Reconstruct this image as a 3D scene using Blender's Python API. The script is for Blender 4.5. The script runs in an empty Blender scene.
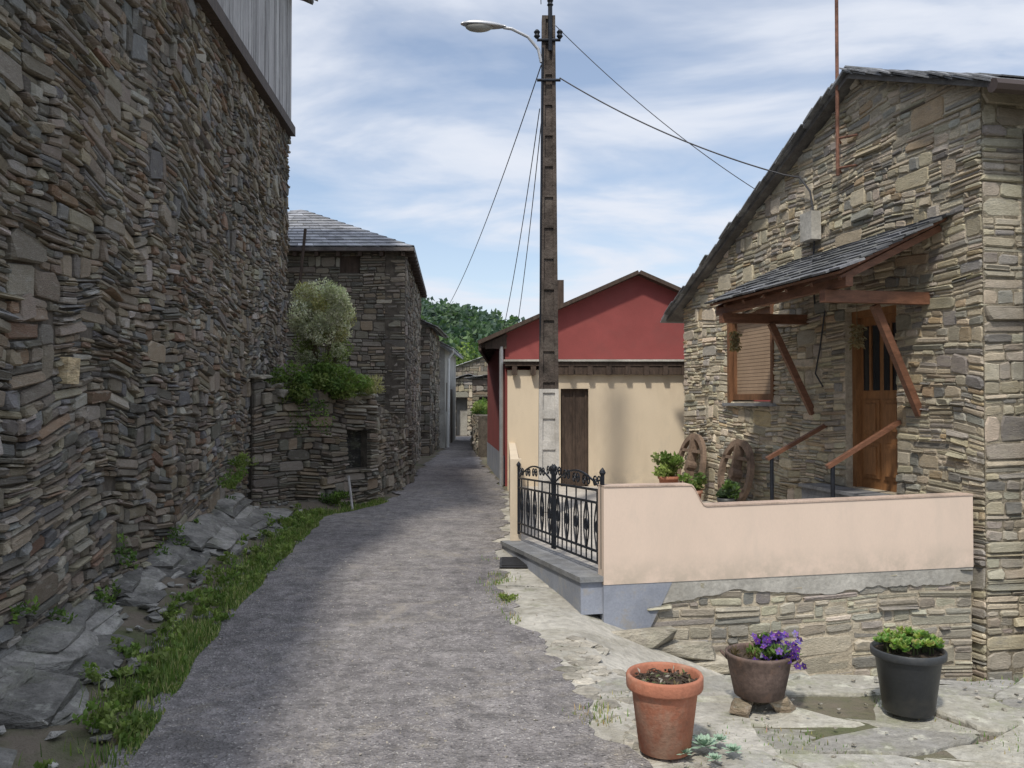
import bpy, bmesh, math, random
import numpy as np
from mathutils import Vector, Matrix, noise
random.seed(7)
R=random.random
def U(a,b): return a+(b-a)*random.random()
scene=bpy.context.scene
# ------------------------------------------------------------------ helpers
class MB:
    def __init__(s): s.v=[];s.f=[];s.c=[];s.m=[]
    def add(s,vs,fs,col=(1,1,1),mi=0):
        o=len(s.v); s.v+= [tuple(p) for p in vs]
        s.f+= [tuple(o+i for i in f) for f in fs]
        s.c+= [col]*len(vs); s.m+=[mi]*len(fs)
    def obj(s,name,mats,smooth=False,parent=None):
        me=bpy.data.meshes.new(name); me.from_pydata(s.v,[],s.f)
        ca=me.color_attributes.new(name="Col",type='FLOAT_COLOR',domain='POINT')
        a=np.ones((len(s.v),4),dtype=np.float32)
        if s.v: a[:,:3]=np.array(s.c,dtype=np.float32)
        ca.data.foreach_set("color",a.ravel())
        if not isinstance(mats,(list,tuple)): mats=[mats]
        for m in mats: me.materials.append(m)
        me.polygons.foreach_set("material_index",s.m)
        if smooth: me.polygons.foreach_set("use_smooth",[True]*len(s.f))
        me.update()
        ob=bpy.data.objects.new(name,me); scene.collection.objects.link(ob)
        if parent: 
            ob.parent=parent; ob.matrix_parent_inverse=Matrix.Translation(parent.location).inverted()
        return ob
def grp(name,loc=(0,0,0)):
    e=bpy.data.objects.new(name,None); e.location=loc; e.empty_display_size=.3
    scene.collection.objects.link(e); return e
def box(mb,c,ax,ay,az,col=(1,1,1),mi=0):
    c=Vector(c);ax=Vector(ax);ay=Vector(ay);az=Vector(az)
    vs=[c+sx*ax+sy*ay+sz*az for sz in(-1,1) for sy in(-1,1) for sx in(-1,1)]
    mb.add(vs,[(0,2,3,1),(4,5,7,6),(0,1,5,4),(2,6,7,3),(0,4,6,2),(1,3,7,5)],col,mi)
def abox(mb,x0,x1,y0,y1,z0,z1,col=(1,1,1),mi=0):
    box(mb,((x0+x1)/2,(y0+y1)/2,(z0+z1)/2),((x1-x0)/2,0,0),(0,(y1-y0)/2,0),(0,0,(z1-z0)/2),col,mi)
def beam(mb,p,q,w,h,col=(1,1,1),mi=0,up=(0,0,1)):
    p=Vector(p);q=Vector(q);d=(q-p);l=d.length;d.normalize()
    s=d.cross(Vector(up))
    if s.length<1e-3: s=d.cross(Vector((1,0,0)))
    s.normalize();u=s.cross(d)
    box(mb,(p+q)/2,d*l/2,s*w/2,u*h/2,col,mi)
def tube(mb,pts,r,n=8,col=(1,1,1),mi=0,closed=False):
    pts=[Vector(p) for p in pts];N=len(pts);vs=[];prev=None
    for i,p in enumerate(pts):
        if closed: t=pts[(i+1)%N]-pts[i-1]
        else: t=pts[min(i+1,N-1)]-pts[max(i-1,0)]
        t.normalize()
        if prev is None:
            a=t.cross(Vector((0,0,1)))
            if a.length<.05: a=t.cross(Vector((1,0,0)))
        else:
            a=prev-t*prev.dot(t)
        a.normalize();prev=a;b=t.cross(a)
        rr=r[i] if isinstance(r,(list,tuple)) else r
        for k in range(n):
            th=2*math.pi*k/n; vs.append(p+a*rr*math.cos(th)+b*rr*math.sin(th))
    fs=[]
    for i in range(N if closed else N-1):
        j=(i+1)%N
        for k in range(n): fs.append((i*n+k,i*n+(k+1)%n,j*n+(k+1)%n,j*n+k))
    if not closed: fs.append(tuple(range(n))[::-1]); fs.append(tuple((N-1)*n+k for k in range(n)))
    mb.add(vs,fs,col,mi)
def lathe(mb,c,prof,n=40,col=(1,1,1),mi=0,wob=0,tilt=(0,0)):
    vs=[];cx,cy,cz=c
    for (r,z) in prof:
        for k in range(n):
            th=2*math.pi*k/n; rr=r*(1+wob*math.sin(2*th+1)+wob*.5*math.sin(3*th))
            vs.append((cx+rr*math.cos(th)+tilt[0]*z,cy+rr*math.sin(th)+tilt[1]*z,cz+z))
    fs=[]
    for i in range(len(prof)-1):
        for k in range(n): fs.append((i*n+k,i*n+(k+1)%n,(i+1)*n+(k+1)%n,(i+1)*n+k))
    fs.append(tuple(range(n))[::-1]); 
    mb.add(vs,fs,col,mi)
def smooth(a,b,x):
    t=max(0,min(1,(x-a)/(b-a))); return t*t*(3-2*t)
def interp(tab,y):
    if y<=tab[0][0]: return tab[0][1]
    for (a,b),(c,d) in zip(tab,tab[1:]):
        if y<=c: return b+(d-b)*(y-a)/(c-a)
    return tab[-1][1]
# ------------------------------------------------------------------ materials
def newmat(name):
    m=bpy.data.materials.new(name);m.use_nodes=True;nt=m.node_tree
    return m,nt,nt.nodes["Principled BSDF"]
def nn(nt,t,**k):
    n=nt.nodes.new(t)
    for a,b in k.items():
        if a in n.inputs: n.inputs[a].default_value=b
        else: setattr(n,a,b)
    return n
def L(nt,a,b): nt.links.new(a,b)
def mixc(nt,fac,a,b,mode='MIX'):
    n=nt.nodes.new('ShaderNodeMix');n.data_type='RGBA';n.blend_type=mode
    for i,x in((0,fac),(6,a),(7,b)):
        if hasattr(x,'is_output') : L(nt,x,n.inputs[i])
        else:
            n.inputs[i].default_value=x if i==0 else (tuple(x)+(1,) if len(x)==3 else x)
    return n.outputs[2]
def ramp(nt,src,pts):
    r=nt.nodes.new('ShaderNodeValToRGB')
    e=r.color_ramp.elements
    e[0].position=pts[0][0];e[0].color=(*([pts[0][1]]*3),1)
    e[1].position=pts[-1][0];e[1].color=(*([pts[-1][1]]*3),1)
    for p,v in pts[1:-1]:
        x=e.new(p);x.color=(v,v,v,1)
    L(nt,src,r.inputs[0]);return r.outputs[0]
def coords(nt,scale=(1,1,1)):
    tc=nt.nodes.new('ShaderNodeTexCoord');mp=nt.nodes.new('ShaderNodeMapping')
    mp.inputs['Scale'].default_value=scale
    L(nt,tc.outputs['Object'],mp.inputs[0]);return mp.outputs[0]
def noi(nt,vec,scale,detail=4,rough=.6,dist=0):
    n=nn(nt,'ShaderNodeTexNoise',Scale=scale,Detail=detail,Roughness=rough,Distortion=dist)
    L(nt,vec,n.inputs['Vector']);return n.outputs['Fac']
def M(name,col,rough=.85,var=.3,ns=3,bump=.3,bs=40,attr=False,metal=0,stain=None,stainamt=.5,stretch=(1,1,1),bdist=.01,spec=.3,stain2=None,s2amt=.5,s2sc=6,grime=None):
    m,nt,b=newmat(name);v=coords(nt,stretch)
    c1=tuple(min(1,x*(1-var)) for x in col);c2=tuple(min(1,x*(1+var)) for x in col)
    f=ramp(nt,noi(nt,v,ns,3,.65),[(.3,0),(.7,1)])
    c=mixc(nt,f,c1,c2)
    fine=noi(nt,v,bs,3,.7)
    f2=ramp(nt,fine,[(.3,1-.8*min(var,.3)),(.7,1+.7*min(var,.3))])
    c=mixc(nt,1.0,c,f2,'MULTIPLY')
    if attr:
        a=nt.nodes.new('ShaderNodeAttribute');a.attribute_name='Col'
        c=mixc(nt,1.0,c,a.outputs['Color'],'MULTIPLY')
    if stain:
        sf=ramp(nt,noi(nt,v,ns*.7+.3,4,.75,.3),[(.5,0),(.68,stainamt)])
        c=mixc(nt,sf,c,stain)
    if stain2:
        sf=ramp(nt,noi(nt,v,s2sc,4,.75),[(.56,0),(.66,s2amt)])
        c=mixc(nt,sf,c,stain2)
    if grime:   # (z_low, z_high, colour): splashed dirt near the foot of the wall
        tc=nt.nodes.new('ShaderNodeTexCoord');sp=nt.nodes.new('ShaderNodeSeparateXYZ');L(nt,tc.outputs['Object'],sp.inputs[0])
        mr=nn(nt,'ShaderNodeMapRange');L(nt,sp.outputs[2],mr.inputs[0])
        for i,x in enumerate((grime[0],grime[1],.75,0)): mr.inputs[i+1].default_value=x
        gn=ramp(nt,noi(nt,tc.outputs['Object'],5,4,.75),[(.38,0),(.62,1)])
        c=mixc(nt,mixc(nt,1.0,mr.outputs[0],gn,'MULTIPLY'),c,grime[2])
    L(nt,c,b.inputs['Base Color']);b.inputs['Roughness'].default_value=rough
    b.inputs['Metallic'].default_value=metal
    b.inputs['Specular IOR Level'].default_value=spec
    bn=nn(nt,'ShaderNodeBump',Strength=bump,Distance=bdist)
    L(nt,fine,bn.inputs['Height']);L(nt,bn.outputs[0],b.inputs['Normal'])
    return m
def leafmat(name):
    m,nt,b=newmat(name)
    a=nt.nodes.new('ShaderNodeAttribute');a.attribute_name='Col'
    L(nt,a.outputs['Color'],b.inputs['Base Color']);b.inputs['Roughness'].default_value=.6
    b.inputs['Specular IOR Level'].default_value=.25
    t=nt.nodes.new('ShaderNodeBsdfTranslucent');L(nt,mixc(nt,1.0,a.outputs['Color'],(1.0,1.25,.6),'MULTIPLY'),t.inputs[0])
    mx=nt.nodes.new('ShaderNodeMixShader');mx.inputs[0].default_value=.35
    L(nt,b.outputs[0],mx.inputs[1]);L(nt,t.outputs[0],mx.inputs[2])
    L(nt,mx.outputs[0],nt.nodes['Material Output'].inputs[0]);return m
m_stone=M('schist_stone',(1.2,1.17,1.1),.9,.33,9,.9,45,attr=True,stretch=(1,1,3.6),bdist=.016,stain=(.22,.215,.16),stainamt=.3,stain2=(.44,.43,.38),s2amt=.35,s2sc=5)
m_stone_h=M('beige_schist',(1.0,1,.98),.9,.27,7,.8,40,attr=True,stretch=(1,1,3),bdist=.014,stain=(.34,.31,.24),stainamt=.4,stain2=(.21,.205,.19),s2amt=.4,s2sc=4)
m_joint=M('joint_earth',(.10,.086,.07),1,.4,8,.6,60)
m_mortar=M('lime_mortar',(.43,.375,.285),1,.25,4,.9,30,bdist=.02,stain=(.24,.21,.17),stainamt=.5)
m_rock=M('rock',(.25,.24,.22),.9,.4,4,.9,18,attr=True,stretch=(1,1,3),bdist=.03,stain=(.15,.16,.10),stainamt=.4,stain2=(.42,.42,.37),s2amt=.4)
m_slate=M('slate',(.19,.195,.205),.6,.35,4,.4,50,attr=True,stain=(.33,.33,.30),stainamt=.35)
m_cream=M('cream_plaster',(.66,.53,.435),.9,.035,1.2,.12,60,bdist=.003,stain=(.57,.47,.39),stainamt=.4,stretch=(1.6,1.6,.7),grime=(.19,.42,(.42,.36,.29)),stain2=(.5,.43,.36),s2amt=.22,s2sc=1.7)
m_cream2=M('yellow_cream_plaster',(.62,.52,.39),.9,.05,1.2,.12,60,bdist=.004,stain=(.5,.41,.3),stainamt=.4,stretch=(1.6,1.6,.6),grime=(-.05,.5,(.36,.31,.25)),stain2=(.48,.42,.34),s2amt=.25,s2sc=1.5)
m_red=M('red_plaster',(.24,.062,.058),.9,.12,1.5,.2,50,bdist=.004,stain=(.2,.07,.065),stainamt=.4)
m_blue=M('bluegrey_paint',(.25,.27,.32),.8,.15,3,.2,60,bdist=.004,stain=(.36,.35,.33),stain2=(.3,.27,.22),s2amt=.5)
m_grey=M('grey_render',(.39,.375,.34),.95,.25,2,.7,25,stain=(.27,.25,.21))
m_wood=M('brown_wood',(.17,.085,.045),.5,.35,3,.3,30,stretch=(6,6,1))
m_woodh=M('red_brown_timber',(.17,.08,.048),.5,.3,3,.25,20,stretch=(2,2,8))
m_woodd=M('dark_wood',(.065,.045,.034),.7,.4,4,.3,30,stretch=(6,6,1))
m_woodg=M('weathered_planks',(.38,.37,.36),.9,.3,3,.6,20,attr=True,stretch=(8,8,.6))
m_iron=M('black_iron',(.02,.023,.03),.45,.3,9,.1,60,metal=.3)
m_pole=M('dark_weathered_concrete',(.072,.058,.05),.9,.5,5,.7,30,stain=(.15,.13,.11),bdist=.02)
m_conc=M('pale_concrete',(.46,.44,.41),.9,.2,4,.4,40,stain=(.28,.26,.23))
m_metal=M('galvanised',(.45,.46,.48),.4,.15,4,.1,60,metal=.6)
m_rust=M('rusty_metal',(.17,.085,.06),.85,.5,8,.5,40)
m_white=M('white_plastic',(.7,.7,.68),.5,.06,4,.05,60)
m_glass=M('lamp_glass',(.35,.35,.33),.2,.1,4,.05,60)
m_terra=M('terracotta',(.37,.15,.092),.85,.15,5,.3,60,stain=(.44,.32,.24),stainamt=.6,stain2=(.2,.12,.08),s2amt=.4,s2sc=9)
m_bucket=M('rusty_bucket',(.115,.082,.07),.8,.4,9,.35,50,stain=(.22,.13,.09))
m_plast=M('grey_plastic_pot',(.04,.043,.047),.45,.15,5,.1,60,stain=(.09,.085,.075),stainamt=.5)
m_soil=M('soil',(.075,.055,.04),1,.5,20,1,60,bdist=.03)
m_wire=M('cable',(.05,.05,.055),.6,.1,3,0,10)
m_blind=M('window_blind',(.36,.26,.18),.6,.1,3,.1,30)
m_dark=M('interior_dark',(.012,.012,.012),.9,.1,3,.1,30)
m_drain=M('drain_grate_iron',(.03,.03,.032),.6,.3,9,.2,50)
m_gutter=M('brown_metal',(.06,.045,.04),.45,.1,3,.05,30)
m_tile=M('terrace_paving',(.42,.39,.35),.8,.15,3,.2,40)
m_leaf=leafmat('leaves')
def roadmat():
    m,nt,b=newmat('worn_asphalt');v=coords(nt)
    big=ramp(nt,noi(nt,v,.7,4,.7,.4),[(.32,0),(.68,1)])
    c=mixc(nt,big,(.175,.163,.165),(.27,.252,.245))
    midn=noi(nt,v,7,5,.8)
    mid=ramp(nt,midn,[(.35,.6),(.65,1.3)])
    c=mixc(nt,1.0,c,mid,'MULTIPLY')
    vo=nn(nt,'ShaderNodeTexVoronoi',Scale=60);L(nt,v,vo.inputs['Vector'])
    sp=ramp(nt,vo.outputs['Distance'],[(.12,1),(.4,0)])
    sel=ramp(nt,noi(nt,v,28,2,.5),[(.47,0),(.6,1)])
    mu=mixc(nt,1.0,sp,sel,'MULTIPLY')
    c=mixc(nt,mu,c,(.50,.48,.45))
    pit=ramp(nt,noi(nt,v,48,2,.6),[(.3,.75),(.42,0)])
    c=mixc(nt,pit,c,(.055,.052,.05))
    d=ramp(nt,noi(nt,v,1.5,5,.8,1.0),[(.54,0),(.7,.6)])
    c=mixc(nt,d,c,(.34,.305,.255))
    dk=ramp(nt,noi(nt,v,2.3,5,.85,.6),[(.36,.6),(.49,0)])
    c=mixc(nt,dk,c,(.10,.095,.092))
    L(nt,c,b.inputs['Base Color']);b.inputs['Roughness'].default_value=.92;b.inputs['Specular IOR Level'].default_value=.25
    b1=nn(nt,'ShaderNodeBump',Strength=.8,Distance=.012);L(nt,vo.outputs['Distance'],b1.inputs['Height']);b1.invert=True
    b2=nn(nt,'ShaderNodeBump',Strength=.7,Distance=.04);L(nt,midn,b2.inputs['Height'])
    L(nt,b1.outputs[0],b2.inputs['Normal']);L(nt,b2.outputs[0],b.inputs['Normal'])
    return m
m_road=roadmat()
m_ramp=M('old_concrete',(.40,.38,.335),.95,.28,1.6,.8,14,bdist=.03,stain=(.20,.185,.14),stainamt=.75,stain2=(.16,.165,.10),s2amt=.5,s2sc=3)
m_flag=M('flagstone',(1.12,1.1,1.03),.9,.28,5,.7,25,attr=True,bdist=.02,stain=(.22,.23,.14),stainamt=.65,stain2=(.56,.55,.46),s2amt=.6,s2sc=6)
def groundmat():
    m,nt,b=newmat('earth_and_grass');v=coords(nt)
    f=ramp(nt,noi(nt,v,1.3,4,.7),[(.45,0),(.62,1)])
    c=mixc(nt,f,(.15,.125,.095),(.09,.10,.045))
    sp=nt.nodes.new('ShaderNodeSeparateXYZ');L(nt,v,sp.inputs[0])
    mr=nn(nt,'ShaderNodeMapRange');mr.inputs[1].default_value=40;mr.inputs[2].default_value=90;L(nt,sp.outputs[1],mr.inputs[0])
    f2=ramp(nt,noi(nt,v,.03,3,.6),[(.4,0),(.6,1)])
    far=mixc(nt,f2,(.05,.08,.035),(.12,.15,.06))
    c=mixc(nt,mr.outputs[0],c,far)
    L(nt,c,b.inputs['Base Color']);b.inputs['Roughness'].default_value=1
    bn=nn(nt,'ShaderNodeBump',Strength=.8,Distance=.04);L(nt,noi(nt,v,14,4,.7),bn.inputs['Height']);L(nt,bn.outputs[0],b.inputs['Normal'])
    return m
m_ground=groundmat()
# ------------------------------------------------------------------ terrain
XL=[(-6,-1.2),(3.7,-1.72),(6,-2.1),(9.7,-2.42),(11.5,-2.6),(13,-2.1),(14,-1.9),(18,-2.02),(21,-2.1),(27,-2.15),(45,-2.7)]
XR=[(-6,1.2),(3.7,.62),(4.25,.44),(5.67,.17),(7.55,-.12),(9.4,-.12),(12.5,-.1),(15,-.15),(18,-.38),(21,-.72),(27,-1.1),(45,-1.7)]
def ramp_z(X,Y):
    return -min(1.3,.4*max(0,X-.5))*smooth(4.8,5.35,Y)*(1-smooth(9,13,Y))
def wallX(Y): return -2.82-.116*(Y-4.69)
def gz(X,Y):
    z=ramp_z(X,Y)
    if Y<17 and X<0:
        xl=interp(XL,Y); 
        if X<xl: z+=(.08+.1*smooth(5,8,Y))*smooth(0,.8,xl-X)
    z+= .025*noise.noise((X*.6,Y*.6,3.3))
    if Y>70:
        z+=smooth(80,260,Y)*(18.5-.30*max(-45,min(30,X))+2.5*noise.noise((X*.02,Y*.012,1)))+smooth(260,520,Y)*20*smooth(0,-160,X)
    return z
mb=MB()
xs=[-5+.1*i for i in range(111)]
s=.2;x=-5
while x>-700: x-=s;s*=1.18;xs.insert(0,x)
s=.2;x=6
while x<700: x+=s;s*=1.18;xs.append(x)
ys=[-4+.1*i for i in range(201)]
s=.2;y=16
while y<700: y+=s;s=min(12,s*1.1);ys.append(y)
s=.3;y=-4
while y>-60: y-=s;s*=1.4;ys.insert(0,y)
nx=len(xs)
vs=[(x,y,gz(x,y)-.02) for y in ys for x in xs]
fs=[(j*nx+i,j*nx+i+1,(j+1)*nx+i+1,(j+1)*nx+i) for j in range(len(ys)-1) for i in range(nx-1)]
mb.add(vs,fs);mb.obj('ground',m_ground,True)
def strip(name,fa,fb,y0,y1,dy,nc,off,mat,wa=0,wb=0):
    mb=MB();n=int((y1-y0)/dy)+1;vs=[]
    for j in range(n):
        y=y0+j*dy;a=fa(y)+wa*noise.noise((1.3,y*2.2,0))+wa*.6*noise.noise((5,y*7,0));b=fb(y)+wb*noise.noise((9.3,y*2.2,0))+wb*.6*noise.noise((9,y*8,0))
        for i in range(nc+1):
            x=a+(b-a)*i/nc; vs.append((x,y,gz(x,y)+off))
    fs=[(j*(nc+1)+i,j*(nc+1)+i+1,(j+1)*(nc+1)+i+1,(j+1)*(nc+1)+i) for j in range(n-1) for i in range(nc)]
    mb.add(vs,fs);return mb.obj(name,mat,True)
strip('road',lambda y:interp(XL,y)-.05,lambda y:interp(XR,y),-6,45,.06,40,.0,m_road,.16,.16)
def rightlim(y):
    return interp([(4.6,1.2),(4.9,3.0),(5.2,6),(7.3,6),(7.35,.6),(9.3,.03),(15,-.05)],y) if y>4.6 else interp([(2,1.2),(4.6,1.2)],y)
strip('concrete_ramp',lambda y:interp(XR,y)-.3,rightlim,3.0,15,.06,60,-.006,m_ramp,0,.05)
# ------------------------------------------------------------------ stone walls
def pick(pal,var=.26):
    r=R()*sum(p[0] for p in pal)
    for w,c in pal:
        r-=w
        if r<=0: 
            k=U(1-var,1+var); return tuple(max(0,x*k*U(.96,1.04)) for x in c)
    return pal[-1][1]
PAL_S=[(3,(.265,.23,.19)),(2,(.165,.153,.135)),(2,(.28,.23,.175)),(1.4,(.34,.30,.23)),(1.2,(.38,.355,.315)),(1.5,(.205,.202,.20)),(.5,(.25,.17,.12))]
PAL_D=[(3,(.30,.265,.22)),(2,(.20,.185,.16)),(1,(.32,.265,.195)),(1,(.39,.355,.30))]
PAL_H=[(3,(.53,.46,.34)),(2,(.46,.405,.315)),(2,(.62,.545,.42)),(1.6,(.40,.37,.32)),(1,(.29,.275,.25)),(.6,(.50,.385,.25))]
def stone(mb,F,u0,u1,v0,v1,d,gap,col,wav,top,bot,bulge=0):
    g=min(gap,(u1-u0)*.2,(v1-v0)*.16)
    u0+=g;u1-=g;v0+=g;v1-=g
    w=u1-u0;h=v1-v0;cu=min(.2*w,.45*h);cv=.3*h
    sk=U(-.15,.15)*h
    ring=[(u0+cu*U(0,.9),v0),(u1-cu*U(0,.9),v0+h*U(-.05,.12)+sk*.5),(u1,v0+cv*U(.2,1.2)),(u1+U(-.03,.03)*w,v1-cv*U(.1,1.2)),
          (u1-cu*U(.1,1.4),v1+h*U(-.14,.06)+sk*.5),(u0+cu*U(.1,1.4),v1+h*U(-.14,.05)),(u0,v1-cv*U(.1,1.2)),(u0+U(-.03,.03)*w,v0+cv*U(.2,1.2))]
    cx=(u0+u1)/2;cy=(v0+v1)/2;tu=U(-.35,.35)*d;tv=U(-.45,.3)*d
    bb=bulge*(noise.noise((cx*.7,cy*.7,2.2))+.5*noise.noise((cx*2.3,cy*2.3,5.2)))+bulge*.7
    def P(u,v,ww):
        if wav: v=v+wav*noise.noise((u*.55,v*.7,4.2))+wav*.35*noise.noise((u*2.1,v*2.,9.2))
        v=min(v,top(u));v=max(v,bot(u))
        return F(u,v,ww)
    b=min(.2*h,.009)
    vs=[P(u,v,-.03) for u,v in ring]+[P(u,v,bb+d-b*U(.5,1.8)) for u,v in ring]
    sx=1-2*b/w*1.2;sy=1-2*b/h*1.2
    vs+=[P(cx+(u-cx)*sx,cy+(v-cy)*sy,bb+d+tu*(u-cx)/w*2+tv*(v-cy)/h*2+U(-.3,.3)*b) for u,v in ring]
    fs=[(i,(i+1)%8,8+(i+1)%8,8+i) for i in range(8)]+[(8+i,8+(i+1)%8,16+(i+1)%8,16+i) for i in range(8)]+[tuple(range(16,24))]
    mb.add(vs,fs,col)
def stone_wall(name,P0,d,n,Lw,top,bot=lambda u:0,holes=(),band=(.14,.26),blk=(.2,.6),layer=.065,depth=(.0,.05),gap=.006,pal=PAL_S,mat=None,jmat=None,wav=.06,parent=None,thick=.4,start=0,big=.18,darkfn=None,smin=.12,bulge=0,miss=0):
    P0=Vector((P0[0],P0[1],0));d=Vector((d[0],d[1],0)).normalized();n=Vector((n[0],n[1],0)).normalized()
    def F(u,v,w): 
        p=P0+d*u+n*w; return (p.x,p.y,v)
    mb=MB();vmin=min(bot(start),bot(Lw),bot((start+Lw)/2))-.1
    vmax=max(top(start+(Lw-start)*i/20) for i in range(21))+.15
    v=vmin
    while v<vmax:
        h=U(*band);vm=v+h/2
        for (a,b,c,e) in holes:
            for q in(c,e):
                if v+.04<q<v+h+.05: h=q-v;vm=v+h/2
        cuts=[(start,Lw)]
        for (a,b,c,e) in holes:
            if c<=vm<=e:
                nc=[]
                for (p,q) in cuts:
                    if b<=p or a>=q: nc.append((p,q))
                    else:
                        if a>p+.01: nc.append((p,a))
                        if b<q-.01: nc.append((b,q))
                cuts=nc
        for (p,q) in cuts:
            u=p
            while u<q-1e-4:
                l=U(*blk)
                if q-u-l<blk[0]*.7: l=q-u
                if v<top(u+l/2)+.1 and v+h>bot(u+l/2)-.1:
                    r=R()
                    k=1 if (r<big or h<layer*1.4) else max(1,int(round(h/(layer*U(.6,1.6)))))
                    hs=[U(.45,1.55) for _ in range(k)];sm=sum(hs);vv=v
                    for hh in hs:
                        hh=h*hh/sm
                        m=1 if (R()<.35 or l<.2) else (2 if l<.4 else 3)
                        if k==1 and big>R(): m=1
                        if l/m<smin: m=1
                        ws=[U(.4,1.6) for _ in range(m)];sw=sum(ws);uu=u
                        for ww in ws:
                            ww=l*ww/sw
                            if top(uu+ww/2)>vv+.012 and bot(uu+ww/2)<vv+hh-.012 and R()>=miss:
                                col=pick(pal)
                                pt=noise.noise(((uu+ww/2)*.5,vv*.6,7.7));kk=1+.3*pt
                                if darkfn: kk*=darkfn(uu,vv)
                                stone(mb,F,uu,uu+ww,vv,vv+hh,U(*depth)+(.02 if R()<.07 else 0),gap,tuple(x*kk for x in col),wav,top,bot,bulge)
                            uu+=ww
                        vv+=hh
                u+=l
        v+=h
    ob=mb.obj(name,mat or m_stone,False,parent)
    bk=MB();N=24
    ints=sorted(set([start+(Lw-start)*i/N for i in range(N+1)]+[x for hq in holes for x in hq[:2]]))
    for a,b in zip(ints,ints[1:]):
        mid=(a+b)/2
        lo=[bot(a),bot(b)];cut=sorted([(c,e) for (p,q,c,e) in holes if p<=mid<=q])
        cur=lo
        for c,e in cut:
            if c>max(cur)+.01:
                ring=[F(a,cur[0],0),F(b,cur[1],0),F(b,c,0),F(a,c,0),F(a,cur[0],-thick),F(b,cur[1],-thick),F(b,c,-thick),F(a,c,-thick)]
                bk.add(ring,[(0,1,2,3),(5,4,7,6),(0,4,5,1),(3,2,6,7),(1,5,6,2),(0,3,7,4)])
            cur=[e,e]
        ta,tb=top(a),top(b)
        ring=[F(a,cur[0],0),F(b,cur[1],0),F(b,tb,0),F(a,ta,0),F(a,cur[0],-thick),F(b,cur[1],-thick),F(b,tb,-thick),F(a,ta,-thick)]
        bk.add(ring,[(0,1,2,3),(5,4,7,6),(0,4,5,1),(3,2,6,7),(1,5,6,2),(0,3,7,4)])
    bk.obj(name+'_core',jmat or m_joint,False,parent)
    return F
def slates(mb,O,A,B,La,Lb,expo=.18,wr=(.16,.34),th=.014,colr=(.6,1.5),rag=.03,N=None):
    O=Vector(O);A=Vector(A).normalized();B=Vector(B).normalized();Nn=A.cross(B)
    if Nn.z<0: Nn=-Nn
    rows=int(Lb/expo)
    for i in range(rows+1):
        b0=i*expo; a=-U(0,.1)
        while a<La:
            w=U(*wr);w=min(w,La-a+.02)
            g=U(.6,1.5);k=U(*colr)
            bb0=b0-U(0,rag);bb1=min(b0+expo*1.7,Lb)
            if bb1-bb0<.03: a+=w;continue
            c=O+A*(a+w/2)+B*((bb0+bb1)/2)+Nn*(.022)
            lift=.02
            ax=A*(w/2-.004);by=(B*(bb1-bb0)/2-Nn*lift/2*1.3)
            box(mb,c,ax,by,Nn*th/2*g,(k,k,k*U(.95,1.05)))
            a+=w
def rockobj(mb,c,sz,rz=0,tilt=0,n=16,col=(1,1,1)):
    bm=bmesh.new();Mx=Matrix.Translation(c)@Matrix.Rotation(rz,4,'Z')@Matrix.Rotation(tilt,4,'Y')
    for _ in range(n):
        p=Vector((U(-1,1),U(-1,1),U(-1,1)));
        m=max(abs(p.x),abs(p.y),abs(p.z));p/=m; p=p*U(.85,1); p=Vector((p.x*sz[0]/2,p.y*sz[1]/2,p.z*sz[2]/2))
        bm.verts.new(Mx@p)
    r=bmesh.ops.convex_hull(bm,input=bm.verts)
    bm.verts.ensure_lookup_table()
    vv=[v for v in bm.verts if v.link_faces];idx={v:i for i,v in enumerate(vv)}
    k=U(.7,1.3)
    mb.add([v.co.copy() for v in vv],[tuple(idx[v] for v in f.verts) for f in bm.faces],tuple(x*k for x in col));bm.free()
# foliage
def leaf(mb,p,s,col,asp=.5,upb=.3):
    a=Vector((U(-1,1),U(-1,1),U(-.5,1)+upb)).normalized();b=a.cross(Vector((U(-1,1),U(-1,1),U(-1,1)))).normalized()
    p=Vector(p);c=a.cross(b)*s*.12
    mb.add([p,p+a*s*.5+b*s*asp*.5+c,p+a*s,p+a*s*.5-b*s*asp*.5+c],[(0,1,2,3)],col)
def bush(mb,c,r,n,s,cols,clumps=14,upb=.3,asp=.5,crr=(.25,.5)):
    cl=[]
    for _ in range(clumps):
        d=Vector((U(-1,1),U(-1,1),U(-1,1)));
        if d.length>1: d.normalize()
        cl.append((Vector((c[0]+d.x*r[0]*.75,c[1]+d.y*r[1]*.75,c[2]+d.z*r[2]*.75)),U(*crr),U(.75,1.25),random.choice(cols)))
    for i in range(n):
        q,cr,k,col=random.choice(cl)
        d=Vector((random.gauss(0,1),random.gauss(0,1),random.gauss(0,1))).normalized()*(U(.4,1)**.5)
        p=q+Vector((d.x*r[0]*cr,d.y*r[1]*cr,d.z*r[2]*cr))
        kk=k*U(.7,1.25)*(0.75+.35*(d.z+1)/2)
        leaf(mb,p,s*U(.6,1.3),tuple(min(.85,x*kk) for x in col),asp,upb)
def blade(mb,p,h,col,w=.006):
    a=U(0,6.28);l=U(.1,.6)*h;dx,dy=math.cos(a),math.sin(a);px,py=-dy*w,dx*w
    x,y,z=p
    mb.add([(x-px,y-py,z),(x+px,y+py,z),(x+px*.7+dx*l*.4,y+py*.7+dy*l*.4,z+h*.6),(x-px*.7+dx*l*.4,y-py*.7+dy*l*.4,z+h*.6),(x+dx*l,y+dy*l,z+h)],
       [(0,1,2,3),(3,2,4)],col)
G1=(.16,.24,.06);G2=(.10,.165,.045);G3=(.24,.30,.09);GY=(.42,.38,.19);GS=(.50,.50,.36);GF=(.75,.70,.57)
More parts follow.
